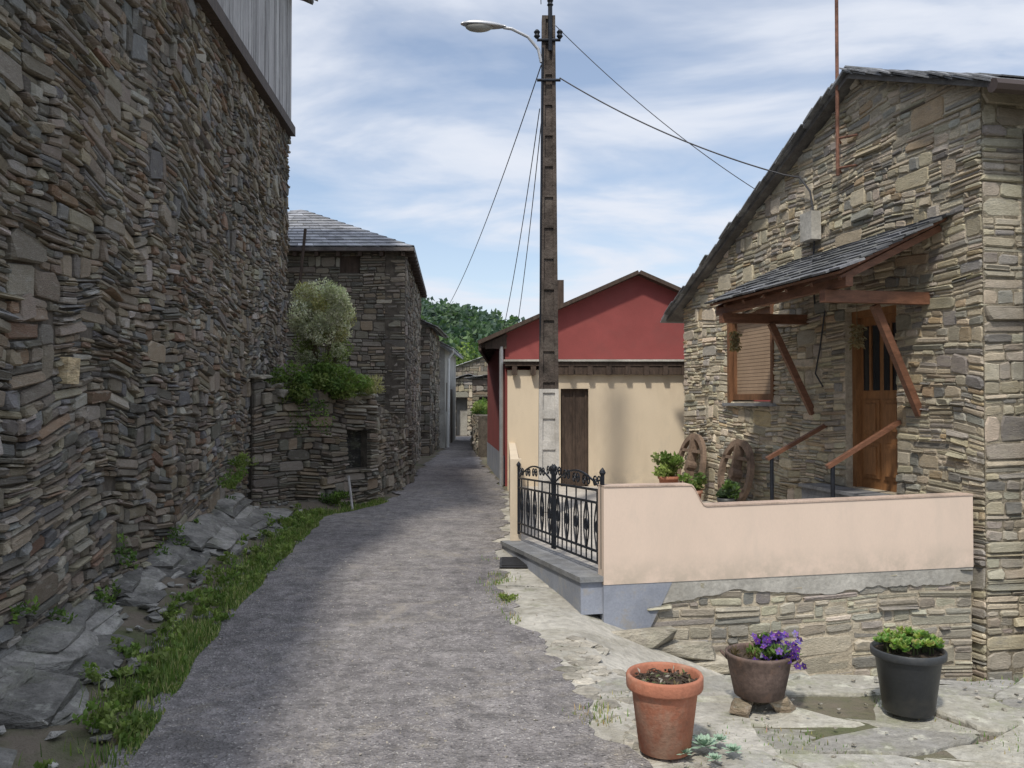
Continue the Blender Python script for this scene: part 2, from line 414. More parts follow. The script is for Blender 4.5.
# ================================================================== LEFT HOUSE
lh=grp('stone_house',(-4,9,0))
d=Vector((-.116,1)).normalized();n=Vector((d.y,-d.x))
P0=(wallX(-2),-2)
def ltop(u):
    y=-2+u*d.y
    return 4.6 if y<5.0 else 4.6+ .9*smooth(5,6.2,y)+ .0+ (.1*(y-6.2) if y>6.2 else 0) 
LEN=17.1/d.y
def lholes():
    o=[]
    for (y,z,w,h) in[(4.75,1.32,.12,.12),(5.9,2.8,.13,.1)]:
        u=(y+2)/d.y;o.append((u,u+w,z,z+h))
    return o
stone_wall('walls',P0,d,n,LEN,ltop,lambda u:-.3,holes=lholes(),band=(.08,.25),blk=(.14,.5),layer=.048,depth=(.0,.04),gap=.003,parent=lh,wav=.2,big=.17,start=2.5,smin=.07,bulge=.035,miss=.006)
e0=Vector((wallX(15.1),15.1))
stone_wall('end_wall',(e0.x-.03,15.1),(-n.x,-n.y),(d.x,d.y),4,lambda u:8.6,lambda u:-.3,band=(.2,.3),blk=(.3,.6),layer=.1,parent=lh)
mb=MB();y=7.2
while y<14.8:
    w=U(.13,.2);x=wallX(y)+.07;zt=9.2
    k=U(.75,1.25)
    p0=Vector((x+U(0,.012),y,(5.72+.1*(y-7.2)*.9)+U(-.03,.02)));hh=(zt-p0.z)/2
    box(mb,(p0.x,y+w/2,p0.z+hh),(d.x*w*.48,d.y*w*.48,0),(n.x*.014,n.y*.014,0),(0,0,hh),(k,k,k*1.02))
    y+=w+.004
mb.obj('plank_gallery',m_woodg,False,lh)
mb=MB()
beam(mb,(wallX(6.2)+.07,6.2,5.52),(wallX(15.0)+.07,15.0,6.36),.2,.16)
for i in range(14):
    y=7.4+i*.58; beam(mb,(wallX(y)-.5,y,9.0),(wallX(y)+.42,y+.0,8.72),.09,.12)
abox(mb,-8,-4.1,7.1,14.9,5.5,8.7)
mb.obj('beams',m_woodd,False,lh)
mb=MB();A=(d.x,d.y,0)
slates(mb,(wallX(7)+.5,7,8.8),A,(-n.x*.93,-n.y*.93,.37),8.3,4.2,.25,(.25,.45))
o=Vector((wallX(7)+.45,7,8.77));A3=Vector((d.x,d.y,0));B3=Vector((-n.x*.93,-n.y*.93,.37)).normalized()
box(mb,o+A3*4.15+B3*2.1,A3*4.15,B3*2.1,A3.cross(B3)*.03,(.5,.4,.35))
mb.obj('slate_roof',m_slate,False,lh)
mb=MB();y=5.5
box(mb,(wallX(y)+.045,y,1.79),(n.x*.03,n.y*.03,0),(d.x*.10,d.y*.10,0),(.0,.01,.085),(2.0,1.65,1.1));mb.obj('pale_block',m_rock,False,lh)
# ================================================================== outcrop, rubble & weeds
mb=MB()
def ledge(x,y,z,lx,ly,nl,dip=.22,rz=.15,th=(.05,.1)):
    zz=z
    for i in range(nl):
        f=1-i/nl*.4;t=U(*th)
        rockobj(mb,(x-.075*i+U(-.03,.03),y+U(-.12,.12),zz),(lx*f*U(.85,1.1),ly*f*U(.8,1.1),t*1.6),rz+U(-.08,.08),dip+U(-.04,.04),46,(U(.6,.9),)*3);zz+=t*.8
for (x,y,z,lx,ly,nl,dip) in[(-2.82,8.7,-.02,.8,1.9,6,.32),(-2.98,10.1,.0,.85,1.8,8,.32),(-2.8,7.7,.0,.65,1.4,5,.3),(-2.9,11.0,-.02,.6,.9,3,.15),(-2.78,6.7,.0,.55,1.3,5,.25),
   (-2.68,5.8,.0,.5,1.1,5,.22),(-2.52,5.0,.0,.55,1.0,4,.2),(-2.4,4.3,.0,.6,.9,5,.2),(-2.32,3.6,.0,.65,.9,5,.2),(-2.2,3.0,0,.7,.8,4,.2)]:
    ledge(x,y,z,lx,ly,nl,dip)
for i in range(260):
    y=U(3,12);xl=interp(XL,y);x=U(wallX(y)+.05,xl-.06)
    s=U(.02,.10)
    rockobj(mb,(x,y,gz(x,y)+.0),(s*U(.8,1.8),s*U(.8,1.8),s*.5),U(0,3),U(-.2,.2),12,(U(.7,1.4),)*3)
mb.obj('rocks',m_rock)
mb=MB()
for i in range(34000):
    y=3.0+10.5*R()**1.3;xl=interp(XL,y);t=abs(random.gauss(0,.13))
    x=xl-.0-t+.05+.06*noise.noise((y*2,0,0))
    if x<wallX(y)+.03: continue
    dn=noise.noise((x*2.2,y*1.5,2))
    if dn<-.06 and R()<.9: continue
    h=U(.02,.09)*(1+.8*max(0,dn))*(1 if t>.06 else .5)
    c=random.choice([G1,G3,G2,G1,GY]);k=U(.75,1.3)
    blade(mb,(x,y,gz(x,y)-.01),h,tuple(q*k for q in c),U(.0025,.005))
for i in range(110):
    y=3.2+8.5*R();xl=interp(XL,y);x=xl-abs(random.gauss(0,.2))
    if x<wallX(y)+.05: continue
    bush(mb,(x,y,gz(x,y)+.04),(.09,.11,.06),70,.035,[G1,G3,G3],4,.5,.7)
for i in range(2600):
    y=U(4.2,7.5) if R()<.7 else U(7,9);x=interp(XR,y)+random.gauss(0,.07)
    if noise.noise((x*2,y*2,5))<.08: continue
    blade(mb,(x,y,gz(x,y)-.01),U(.015,.05),tuple(q*U(.7,1.2) for q in random.choice([G1,GY])),.003)
for (x,y) in[(-.02,6.9)]:
    bush(mb,(x,y,.02),(.1,.14,.03),120,.03,[G1,G3],4,.5,.6)
for i in range(20):
    y=U(4,13);bush(mb,(wallX(y)+.1,y,U(.15,.5)),(.07,.12,.1),60,.04,[G1,G2],4,.2,.5)
for y,z in((9.6,.7),(10.3,.85)):bush(mb,(wallX(y)+.25,y,z),(.15,.25,.12),420,.045,[G1,G3],8,.4,.4)
mb.obj('grass',m_leaf)
# ================================================================== ruined wall with shrubs
rw=grp('ruined_stone_wall',(-3,12.8,0))
a=Vector((-3.55,11.6));b=Vector((-2.15,13.4));dd=(b-a).normalized();nn2=Vector((dd.y,-dd.x))
rl=(b-a).length
rtop=lambda u:1.9-.22*abs(math.sin(u*2.3))-.10*u/rl+.05*math.sin(u*9)
stone_wall('face',a,dd,nn2,rl,rtop,lambda u:-.1,holes=[(rl-.62,rl-.18,.55,1.15)],band=(.09,.2),blk=(.15,.45),layer=.05,gap=.004,parent=rw,wav=.12,thick=.6,pal=PAL_D,bulge=.04,depth=(0,.06))
stone_wall('return',b,(.05,1),(1,-.05),3.6,lambda u:1.55-.15*u,lambda u:-.1,band=(.14,.25),blk=(.2,.5),layer=.07,parent=rw,thick=.5,pal=PAL_D)
mb=MB();
for i in range(60):
    t=R();p=a+(b-a)*t
    rockobj(mb,(p.x-U(-.08,.4),p.y+U(-.08,.4),rtop(t*rl)+.03),(U(.15,.4),U(.15,.4),U(.05,.12)),U(0,3),U(-.2,.2),16,(1.25,1.2,1.1))
q=a+dd*(rl-.4);box(mb,(q.x-.15*nn2.x,q.y-.15*nn2.y,.8),(dd.x*.3,dd.y*.3,0),(nn2.x*.01,nn2.y*.01,0),(0,0,.4),(.15,.15,.15))
abox(mb,-4.1,-3.0,12.6,16.5,0,1.45)
mb.obj('coping_rubble',m_rock,False,rw)
mb=MB()
for k in range(9):
    a_=U(0,6.28);tube(mb,[(-2.85,12.8,1.6),(-2.85+.2*math.cos(a_),12.8+.2*math.sin(a_),2.3),(-2.85+.4*math.cos(a_),12.8+.35*math.sin(a_),2.9)],[.03,.02,.006],5,(.12,.09,.06))
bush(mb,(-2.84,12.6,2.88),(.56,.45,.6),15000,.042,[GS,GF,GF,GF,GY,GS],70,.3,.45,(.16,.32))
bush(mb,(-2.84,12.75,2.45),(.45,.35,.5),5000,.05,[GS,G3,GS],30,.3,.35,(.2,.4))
mb.obj('flowering_shrub',m_leaf)
mb=MB()
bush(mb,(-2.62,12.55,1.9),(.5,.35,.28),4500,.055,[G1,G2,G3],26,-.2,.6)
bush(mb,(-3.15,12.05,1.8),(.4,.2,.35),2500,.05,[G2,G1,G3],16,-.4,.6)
bush(mb,(-2.25,13.0,1.8),(.28,.3,.17),2200,.07,[GY,GY,G3],12,.7,.15)
bush(mb,(-2.9,12.15,1.35),(.4,.15,.3),400,.045,[G2,G1],9,-.5,.6)
bush(mb,(-2.6,12.6,.12),(.35,.3,.15),1200,.04,[G1,G2],10,.3,.5)
mb.obj('ivy',m_leaf)
mb=MB();tube(mb,[(-2.3,12.3,0),(-2.38,12.4,.5)],.02,6);mb.obj('wooden_stake',m_woodg)
# ================================================================== HOUSE 2 (left middle)
h2=grp('slate_roof_house',(-4,19,0))
stone_wall('front_wall',(-5.8,17),(1,0),(0,-1),3.66,lambda u:4.62,lambda u:-.1,holes=[(2.35,2.75,4.15,4.5)],band=(.12,.24),blk=(.25,.6),layer=.065,depth=(0,.03),pal=PAL_D,parent=h2,wav=.05)
sd=Vector((-.46,7)).normalized()
stone_wall('street_wall',(-2.14,17),sd,(sd.y,-sd.x),7,lambda u:4.62,lambda u:-.1,band=(.16,.3),blk=(.25,.6),layer=.09,depth=(0,.04),pal=PAL_D,parent=h2,wav=.05)
mb=MB()
C=Vector((-1.95,16.75,4.62));Bk=Vector((-2.45,24.2,4.62));Lf=Vector((-7.5,16.75,4.62));Lb=Vector((-8,24.2,4.62))
rz=6.0;r1=Vector((-4.9,19.6,rz));r2=Vector((-5.1,21.8,rz))
mb.add([C,Bk,Lf,Lb,r1,r2],[(2,0,4),(0,1,5,4),(1,3,5),(3,2,4,5)],(.8,.8,.8))
mb.add([p-Vector((0,0,.07)) for p in(C,Bk,Lf,Lb)],[(0,2,3,1)],(.5,.4,.35))
for p,q in((C,Bk),(Lf,C),(Bk,Lb)): beam(mb,p-Vector((0,0,.035)),q-Vector((0,0,.035)),.03,.07,(.6,.5,.45))
def trislates(mb,e0,e1,a0,a1,rows):
    for i in range(rows):
        t0=i/rows;t1=min(1,(i+1.6)/rows)
        p0=e0.lerp(a0,t0);p1=e1.lerp(a1,t0);q0=e0.lerp(a0,t1);q1=e1.lerp(a1,t1)
        Lr=(p1-p0).length;m=max(1,int(Lr/.32));N=(p1-p0).cross(q0-p0).normalized()
        if N.z<0:N=-N
        for j in range(m):
            s0=j/m;s1=(j+.97)/m;k=U(.75,1.6)
            a_=p0.lerp(p1,s0)+N*.04;b_=p0.lerp(p1,s1)+N*.04;c_=q0.lerp(q1,s1)+N*.012;d_=q0.lerp(q1,s0)+N*.012
            dn=N*.02
            mb.add([a_,b_,c_,d_,a_-dn,b_-dn],[(0,1,2,3),(4,5,1,0)],(k,k,k*1.03))
trislates(mb,Lf,C,r1,r1,14);trislates(mb,C,Bk,r1,r2,14)
mb.obj('hipped_roof',m_slate,False,h2)
mb=MB();
for i in range(9):
    beam(mb,(-5.6+i*.43,16.78,4.5),(-5.6+i*.43,17.1,4.54),.07,.09)
for i in range(16):
    y=17+i*.45;x=-2.14-.0657*(y-17);beam(mb,(x-.1,y,4.54),(x+.2,y,4.5),.07,.09)
abox(mb,-3.5,-3.0,17.02,17.06,4.1,4.55)
tube(mb,[(-4.2,16.6,3.4),(-4.05,16.6,4.95)],.03,6)
mb.obj('rafters',m_woodd,False,h2)
# ================================================================== far left buildings
h3=grp('brown_stone_house',(-4,27,0))
stone_wall('front_wall',(-5,24.6),(1,0),(0,-1),2.62,lambda u:3.7,lambda u:-.1,band=(.2,.3),blk=(.3,.6),layer=.1,pal=PAL_D,parent=h3,wav=.03)
stone_wall('street_wall',(-2.38,24.6),(-.02,1),(1,.02),3.9,lambda u:3.7,lambda u:-.1,holes=[(1.5,2.3,0,1.9)],band=(.2,.3),blk=(.3,.6),layer=.1,pal=PAL_D,parent=h3,wav=.03)
mb=MB();slates(mb,(-2.15,24.4,3.68),(0,1,0),(-.9,0,.42),4.3,3,.2,(.25,.4),colr=(1.2,2.4))
box(mb,(-3.5,26.5,4.28),(0,2.1,0),(-1.3,0,.6),(.01,0,.03),(.5,.45,.4))
mb.obj('slate_roof',m_slate,False,h3)
h4=grp('grey_rendered_house',(-4,31,0))
mb=MB();abox(mb,-6,-2.28,28.8,34.5,-.1,3.35)
mb.add([(-6,28.8,3.35),(-2.28,28.8,3.35),(-4.1,28.8,4.3)],[(0,1,2)])
mb.obj('walls',m_grey,False,h4)
mb=MB();abox(mb,-2.29,-2.26,29.5,30.1,1.2,2.2);abox(mb,-2.29,-2.26,31.5,32.3,0,2.);mb.obj('openings',m_woodd,False,h4)
mb=MB();slates(mb,(-2.0,28.5,3.33),(0,1,0),(-.88,0,.46),6.2,2.4,.2,(.25,.4),colr=(1.7,2.8));
box(mb,(-3.05,31.6,3.84),(0,3.1,0),(-1.05,0,.55),(.01,0,.03),(2,2,2));mb.obj('roof',m_slate,False,h4)
mb=MB();tube(mb,[(-2.0,28.6,3.3),(-2.0,28.7,3.2),(-2.14,28.72,3.0),(-2.16,28.72,0)],.045,8);mb.obj('downpipe',m_white,False,h4)
h5=grp('stone_cottage',(-2,40,0))
stone_wall('front_wall',(-3.2,38),(1,0),(0,-1),2.5,lambda u:2.3+.3*min(u,2.5-u),lambda u:-.1,holes=[(.7,1.2,0,1.7)],band=(.25,.35),blk=(.4,.8),layer=.14,pal=PAL_H,parent=h5,wav=.03)
mb=MB();abox(mb,-3.1,-.8,38.4,44,-.1,2.25);mb.obj('core',m_grey,False,h5)
mb=MB();slates(mb,(-3.35,37.8,2.3),(0,1,0),(.94,0,.3),6,1.5,.22,(.3,.5),colr=(1.0,2.3));slates(mb,(-.55,37.8,2.3),(0,1,0),(-.94,0,.3),6,1.5,.22,(.3,.5),colr=(1.0,2.3));mb.obj('slate_roof',m_slate,False,h5)
h6=grp('stone_barn',(-1,50,0))
stone_wall('front_wall',(-3.6,49),(1,0),(0,-1),4.5,lambda u:3.3+.35*min(u,4.5-u),lambda u:-.1,holes=[(1.2,1.9,1.6,2.4),(2.9,3.4,1.6,2.4)],band=(.25,.35),blk=(.4,.8),layer=.16,pal=PAL_D,parent=h6,wav=.03)
mb=MB();slates(mb,(-3.9,48.8,3.3),(0,1,0),(.94,0,.33),7,2.5,.25,(.3,.5),colr=(1.2,2.6));slates(mb,(1.2,48.8,3.3),(0,1,0),(-.94,0,.33),7,2.6,.25,(.3,.5),colr=(1.2,2.6));mb.obj('slate_roof',m_slate,False,h6)
h7=grp('stone_shed',(-1,31,0))
stone_wall('front_wall',(-1.45,31),(1,0),(0,-1),2.4,lambda u:2.35+.12*u,lambda u:-.1,holes=[(.25,.75,0,1.7)],band=(.2,.3),blk=(.3,.6),layer=.1,pal=PAL_S,parent=h7,wav=.03)
mb=MB();slates(mb,(-1.7,30.8,2.38),(0,1,0),(.98,0,.14),4,2.8,.22,(.3,.5),colr=(1.0,2.3));abox(mb,-1.4,.9,31.4,34.5,0,2.2);mb.obj('slate_roof',m_slate,False,h7)
lw=grp('garden_wall',(-1,27,0))
stone_wall('face',(-.95,24),(-.075,1),(-1,-.075),6.6,lambda u:1.15,lambda u:-.1,band=(.2,.3),blk=(.3,.6),layer=.1,pal=PAL_D,parent=lw,wav=.03)
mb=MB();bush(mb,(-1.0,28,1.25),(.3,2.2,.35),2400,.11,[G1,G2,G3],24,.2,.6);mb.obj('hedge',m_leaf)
mb=MB()
def tree(mb,x,y,z,h,w,cols,nl,ls):
    tube(mb,[(x,y,z-.3),(x+U(-.1,.1)*w,y,z+h*.35),(x+U(-.15,.15)*w,y,z+h*.8)],[.035*h,.025*h,.008*h],6,(.05,.035,.025))
    for k in range(4):
        a=U(0,6.28);tube(mb,[(x,y,z+h*U(.3,.5)),(x+math.cos(a)*w*.35,y+math.sin(a)*w*.35,z+h*U(.6,.75))],[.015*h,.005*h],5,(.05,.035,.025))
    bush(mb,(x,y,z+h*.62),(w/2,w/2,h*.42),nl,ls,cols,16,0,.8)
D1=(.07,.12,.04);D2=(.10,.155,.045);D3=(.045,.08,.04);D4=(.19,.26,.075)
for (x,y,h,w) in[(-5.2,58,5.0,4),(-3.3,62,5.6,4.),(-8.5,60,6.,5),(-11,70,7,6),(-1.6,66,4.6,4),(4,78,4.4,4),(-5.6,78,6.2,4),(-13,62,6,6),(9,80,4.5,5)]:
    tree(mb,x,y,gz(x,y),h,w,[D4,D4,D1,D4],1600,.26)
mb.obj('trees',m_leaf)
mb=MB()
for i in range(2400):
    y=U(105,300);x=U(-.3,.3)*y
    if noise.noise((x*.03,y*.03,6))<-.3: continue
    h=U(3.5,6.5);z=gz(x,y);w=h*U(.5,.9)
    col=random.choice([D1,D2,D3,D3]);k0=U(.75,1.15)
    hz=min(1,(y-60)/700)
    for j in range(26):
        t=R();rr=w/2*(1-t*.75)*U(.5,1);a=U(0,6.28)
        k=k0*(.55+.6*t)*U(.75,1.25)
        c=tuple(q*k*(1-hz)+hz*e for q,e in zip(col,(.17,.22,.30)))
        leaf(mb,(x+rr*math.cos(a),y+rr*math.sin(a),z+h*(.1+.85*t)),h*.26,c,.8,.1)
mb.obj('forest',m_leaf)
# ================================================================== RED BUILDING + annex
rb=grp('red_house',(2,18,0))
pk=(2.37,3.95);sl=(3.95-2.85)/(2.37+.13)
mb=MB()
xl,xr=-.13,6.2;zl=pk[1]-sl*(pk[0]-xl);zr=pk[1]-sl*(xr-pk[0])
fr=[(xl,16,-.1),(xr,16,-.1),(xr,16,zr),(pk[0],16,pk[1]),(xl,16,zl)]
bk=[(-.62,21.5,-.1),(xr,21.5,-.1),(xr,21.5,zr),(pk[0],21.5,pk[1]),(-.62,21.5,zl)]
mb.add(fr+bk,[(0,1,2,3,4),(9,8,7,6,5),(0,4,9,5),(1,6,7,2)])
mb.obj('walls',m_red,False,rb)
mb=MB()
def slab(mb,p,q,y0,y1,th):
    p=Vector((p[0],y0,p[1]));q=Vector((q[0],y0,q[1]));dv=(q-p);N=Vector((-dv.z,0,dv.x)).normalized()
    if N.z<0:N=-N
    c=(p+q)/2+Vector((0,(y1-y0)/2,0))+N*th/2
    box(mb,c,dv/2,(0,(y1-y0)/2,0),N*th/2)
slab(mb,(-.62,pk[1]-sl*(pk[0]+.62)),pk,15.75,22,.07)
slab(mb,pk,(xr+.3,pk[1]-sl*(xr+.3-pk[0])),15.752,22,.07)
abox(mb,.85,1.1,18,18.3,3.2,4.15)
mb.obj('roof',m_woodd,False,rb)
mb=MB()
for i in range(7): y=16+i*.8; beam(mb,(-.58-.0*i,y,2.62),(-.1,y,2.84),.08,.1)
beam(mb,(-.6,15.8,2.58),(-.6,22,2.58),.05,.12)
mb.add([(-.5,15.9,2.56),(-.1,15.9,2.56),(-.1,15.9,2.83),(-.5,15.9,2.66)],[(0,1,2,3)])
for i in range(8):
    y=16.1+i*.68;xw=-.13-.49*(y-16)/5.5
    if i in(1,4): box(mb,(xw-.005,y+.3,1.65),(-.02,.25,0),(.02,.0,0),(0,0,.5))
mb.obj('eaves_timber',m_woodd,False,rb)
mb=MB();tube(mb,[(-.2,15.93,2.6),(-.2,15.93,0)],.04,8);mb.obj('downpipe',m_metal,False,rb)
mb=MB();mb.add([(-.142,15.99,-.05),(-.632,21.5,-.05),(-.632,21.5,.55),(-.142,15.99,.55),],[(0,1,2,3)]);mb.obj('base_band',m_blue,False,rb)
an=grp('cream_outbuilding',(1.5,15,0))
mb=MB()
for (x0,x1,z0,z1) in[(-.08,.86,-.1,2.13),(1.35,3.3,-.1,2.13),(.86,1.35,1.80,2.13)]: abox(mb,x0,x1,15,15.2,z0,z1)
abox(mb,-.08,.1,15.2,15.96,-.1,2.13)
mb.obj('walls',m_cream2,False,an)
mb=MB();abox(mb,.86,1.35,15.1,15.14,0,1.8);
for x in(.9,1.1,1.31): abox(mb,x-.02,x+.02,15.08,15.1,.1,1.75)
mb.obj('door',m_woodd,False,an)
mb=MB()
abox(mb,.75,3.35,14.9,15.02,2.05,2.2,mi=0)
abox(mb,-.12,3.35,14.88,15.9,2.2,2.27,mi=0)
x=0.0
while x<3.3: abox(mb,x,x+.09,14.84,14.96,2.04,2.19);x+=.33
mb.obj('roof_beams',m_woodd,False,an)
mb=MB();abox(mb,-.15,3.35,14.84,15.98,2.275,2.31);mb.obj('roof_slab',m_grey,False,an)
# ================================================================== RIGHT HOUSE
rh=grp('stone_gable_house',(5,10,0))
fd=Vector((-.2,1)).normalized();fn=Vector((-.9806,-.1961))
K=1.0198
def FT(t,s,z):
    return Vector((4-.2*t+fn.x*s,7.2+t+fn.y*s,z))
pu=1.70*K;ZP=4.98
htop=lambda u: ZP-.413*(u-pu) if u>pu else ZP-.41*(pu-u)
door=(1.13*K,1.98*K,.67,2.55);win=(3.5*K,4.7*K,1.58,2.80)
stone_wall('gable_wall',(4,7.2),fd,fn,6.42,htop,lambda u:-1.3,holes=[door,win],band=(.09,.23),blk=(.16,.5),layer=.05,depth=(.0,.02),gap=.004,pal=PAL_H,mat=m_stone_h,jmat=m_mortar,wav=.1,parent=rh,thick=.35,big=.17,bulge=.008,smin=.08,miss=.01)
PAL_Q=[(3,(.49,.43,.325)),(2,(.40,.36,.295)),(2,(.44,.395,.32)),(1,(.29,.27,.245))]
stone_wall('eaves_wall',(4.0,7.2),(.9806,.1961),(.1961,-.9806),5,lambda u:4.3,lambda u:-1.3,band=(.12,.26),blk=(.3,.7),layer=.075,depth=(.002,.022),gap=.004,pal=PAL_Q,mat=m_stone_h,jmat=m_mortar,wav=.03,parent=rh,thick=.35,big=.25)
mb=MB()
rd=Vector((.9806,.1961,0))
def HP(u,z,dep):
    p=Vector((4,7.2,0))+Vector((fd.x,fd.y,0))*u+rd*dep;return Vector((p.x,p.y,z))
for(u0,u1) in((-.3,pu),(pu,6.42+.4)):
    z0=htop(u0) if u0<pu else ZP;z1=htop(u1) if u1>pu+.01 else ZP
    a0=HP(u0,z0,-.14);a1=HP(u1,z1,-.14);b0=HP(u0,z0,6);b1=HP(u1,z1,6)
    up=Vector((0,0,.05))
    mb.add([a0,a1,b1,b0,a0+up,a1+up,b1+up,b0+up],[(0,1,2,3),(4,7,6,5),(0,4,5,1),(3,2,6,7),(0,3,7,4),(1,5,6,2)],(.6,.55,.5))
    Lr=(a1-a0).length;e=(a1-a0).normalized();k=0
    sgn=1 if u0<pu-.1 else -1
    while k<Lr:
        w=U(.16,.3)
        for lay in range(2):
            c=a0+e*(k+w/2+U(-.05,.05))+up+Vector((0,0,.018+.022*lay))+rd*(.18-U(0,.05))
            g=U(.6,1.4);box(mb,c,e*(w*.62)+Vector((0,0,.012*sgn)),rd*.22,(0,0,.008),(g,g,g))
        k+=w
slates(mb,HP(-.32,htop(-.32)+.07,-.1),rd,(HP(pu,ZP,0)-HP(0,htop(0),0)),6,2.2,.2,(.2,.4))
mb.obj('slate_roof',m_slate,False,rh)
mb=MB()
g0=HP(-.36,4.14,-.2);g1=HP(-.36,4.14,6)
tube(mb,[g0,g1],.06,8)
tube(mb,[HP(-.36,4.12,.36),HP(-.3,4.0,.36),HP(-.12,3.85,.36),HP(-.12,-1.2,.36)],.045,10)
mb.obj('gutter_downpipe',m_gutter,False,rh)
mb=MB()
def fbox(mb,t0,t1,s0,s1,z0,z1,mi=0):
    c=FT((t0+t1)/2,(s0+s1)/2,(z0+z1)/2);box(mb,c,Vector((fd.x,fd.y,0))*(t1-t0)/2*K,Vector((fn.x,fn.y,0))*(s1-s0)/2,(0,0,(z1-z0)/2),(1,1,1),mi)
for a in((3.5,3.58,1.6,2.8),(4.62,4.7,1.6,2.8),(3.58,4.62,1.6,1.68),(3.58,4.62,2.72,2.8)): fbox(mb,a[0],a[1],-.1,-.02,a[2],a[3])
for a in((3.47,3.53,1.55,2.85),(4.67,4.73,1.55,2.85),(3.53,4.67,2.80,2.85)): fbox(mb,a[0],a[1],-.02,.035,a[2],a[3])
mb.obj('window_frame',m_wood,False,rh)
mb=MB();z=1.68
while z<2.72: 
    fbox(mb,3.58,4.62,-.085,-.06,z,z+.042);z+=.047
mb.obj('window_blind',m_blind,False,rh)
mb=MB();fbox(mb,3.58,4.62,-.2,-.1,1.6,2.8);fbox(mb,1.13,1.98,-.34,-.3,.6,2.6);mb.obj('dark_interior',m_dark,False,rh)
mb=MB();fbox(mb,3.4,4.8,-.08,.08,1.52,1.56);mb.obj('window_sill',m_slate,False,rh)
mb=MB()
fbox(mb,1.20,1.91,-.18,-.14,.67,2.50)
for a in((1.13,1.20,.67,2.55),(1.91,1.98,.67,2.55),(1.20,1.91,2.48,2.55)): fbox(mb,a[0],a[1],-.2,-.08,a[2],a[3])
for(t0,t1) in((1.25,1.52),(1.59,1.86)):
    for(z0,z1) in((.78,1.15),(1.24,1.60)):
        fbox(mb,t0,t1,-.14,-.125,z0,z1); fbox(mb,t0+.04,t1-.04,-.125,-.11,z0+.04,z1-.04)
    fbox(mb,t0+.12,t0+.15,-.13,-.12,1.7,2.38)
mb.obj('door',M('honey_wood_door',(.25,.12,.05),.5,.25,3,.2,30,stretch=(6,6,1)),False,rh)
mb=MB()
for(t0,t1) in((1.25,1.385),(1.43,1.52),(1.59,1.7),(1.75,1.86)): fbox(mb,t0,t1,-.139,-.134,1.7,2.38)
mb.obj('door_glass',M('dark_glass',(.02,.022,.025),.08,.1,3,0,30,spec=.6),False,rh)
# canopy
mb=MB()
o=FT(.4,1.1,2.72);Bv=(FT(.4,0,3.25)-o)
mbS=MB();A3=Vector((fd.x,fd.y,0))
slates(mbS,o+Bv.normalized()*-.03,A3,Bv,2.62*K,Bv.length+.05,.15,(.16,.3),.016,(.35,.9),.04)
mbS.obj('canopy_slates',m_slate,False,rh)
Nn=A3.cross(Bv).normalized()
if Nn.z<0:Nn=-Nn
box(mb,o+A3*1.31*K+Bv/2-Nn*.012,A3*1.3*K,Bv*.49,Nn*.012)
for t in(.5,.95,1.4,1.85,2.3,2.75,2.96): 
    p=FT(t,1.02,2.67);q=FT(t,0.02,3.16);beam(mb,p,q,.05,.06)
beam(mb,FT(.42,.98,2.64),FT(3.0,.98,2.64),.07,.08)
for t in(.68,2.74):
    beam(mb,FT(t,-.05,2.54),FT(t,1.08,2.54),.09,.11)
beam(mb,FT(.8,.0,1.46),FT(.76,.5,2.48),.06,.07)
beam(mb,FT(2.62,.0,1.44),FT(2.66,.5,2.48),.06,.07)
mb.obj('canopy_timber',m_woodh,False,rh)
mb=MB()
for t,s,z in((1.25,.35,2.35),(3.05,.75,2.42)):
    p=FT(t,s,z);tube(mb,[p+Vector((0,0,.25)),p],.004,4,(.2,.15,.1))
    for i in range(260): 
        q=p+Vector((U(-1,1)*.05,U(-1,1)*.05,-U(0,.22)));leaf(mb,q,.05,random.choice([(.3,.22,.12),(.2,.15,.08),(.35,.3,.2)]),.4,-.8)
mb.obj('dried_herbs',m_leaf,False,rh)
mb=MB();fbox(mb,2.38,2.62,.03,.15,3.42,3.74);mb.obj('meter_box',m_grey,False,rh)
mb=MB()
tube(mb,[FT(2.5,.05,3.75),FT(2.55,.06,4.0),FT(2.7,.1,4.2),FT(2.8,.25,4.25)],.012,6)
tube(mb,[FT(2.5,.04,3.45),FT(2.55,.04,3.0),FT(2.5,.04,2.7)],.012,6)
tube(mb,[FT(2.3,.04,2.6),FT(2.4,.04,2.2),FT(2.5,.04,1.9),FT(2.35,.04,1.75)],.01,6)
mb.obj('facade_cables',m_wire,False,rh)
mb=MB();tube(mb,[FT(1.88,.14,4.0),FT(1.88,.14,6.8)],.02,8)
for z in(4.08,4.4): tube(mb,[FT(1.88,.14,z),FT(1.72,.01,z)],.013,6);tube(mb,[FT(1.88,.14,z),FT(2.02,.01,z)],.013,6)
mb.obj('antenna_mast',m_rust,False,rh)
# ================================================================== TERRACE
tw=grp('terrace_wall',(2.3,6.8,0))
w0=Vector((.70,6.5));w1=Vector((3.9,7.21));wd=(w1-w0).normalized();wn=Vector((wd.y,-wd.x));WL=(w1-w0).length
def W(u,s,z): p=w0+wd*u+wn*s;return (p.x,p.y,z)
mb=MB();prof=[]
us=[0,.1,.72,.735,.75,.77,.79,.82,.85]+[.85+(WL-.85)*i/12 for i in range(1,13)]
def wt(u): return .93 if u<.71 else (.93-.17*smooth(.71,.84,u)+.03*max(0,u-.84)/2.4)
th=.14
for a,b in zip(us,us[1:]):
    za,zb=wt(a),wt(b)
    r=[W(a,0,.19),W(b,0,.19),W(b,0,zb),W(a,0,za),W(a,-th,.19),W(b,-th,.19),W(b,-th,zb),W(a,-th,za)]
    fs=[(0,1,2,3),(5,4,7,6),(3,2,6,7),(0,4,5,1)]
    if a==0: fs.append((0,3,7,4))
    mb.add(r,fs)
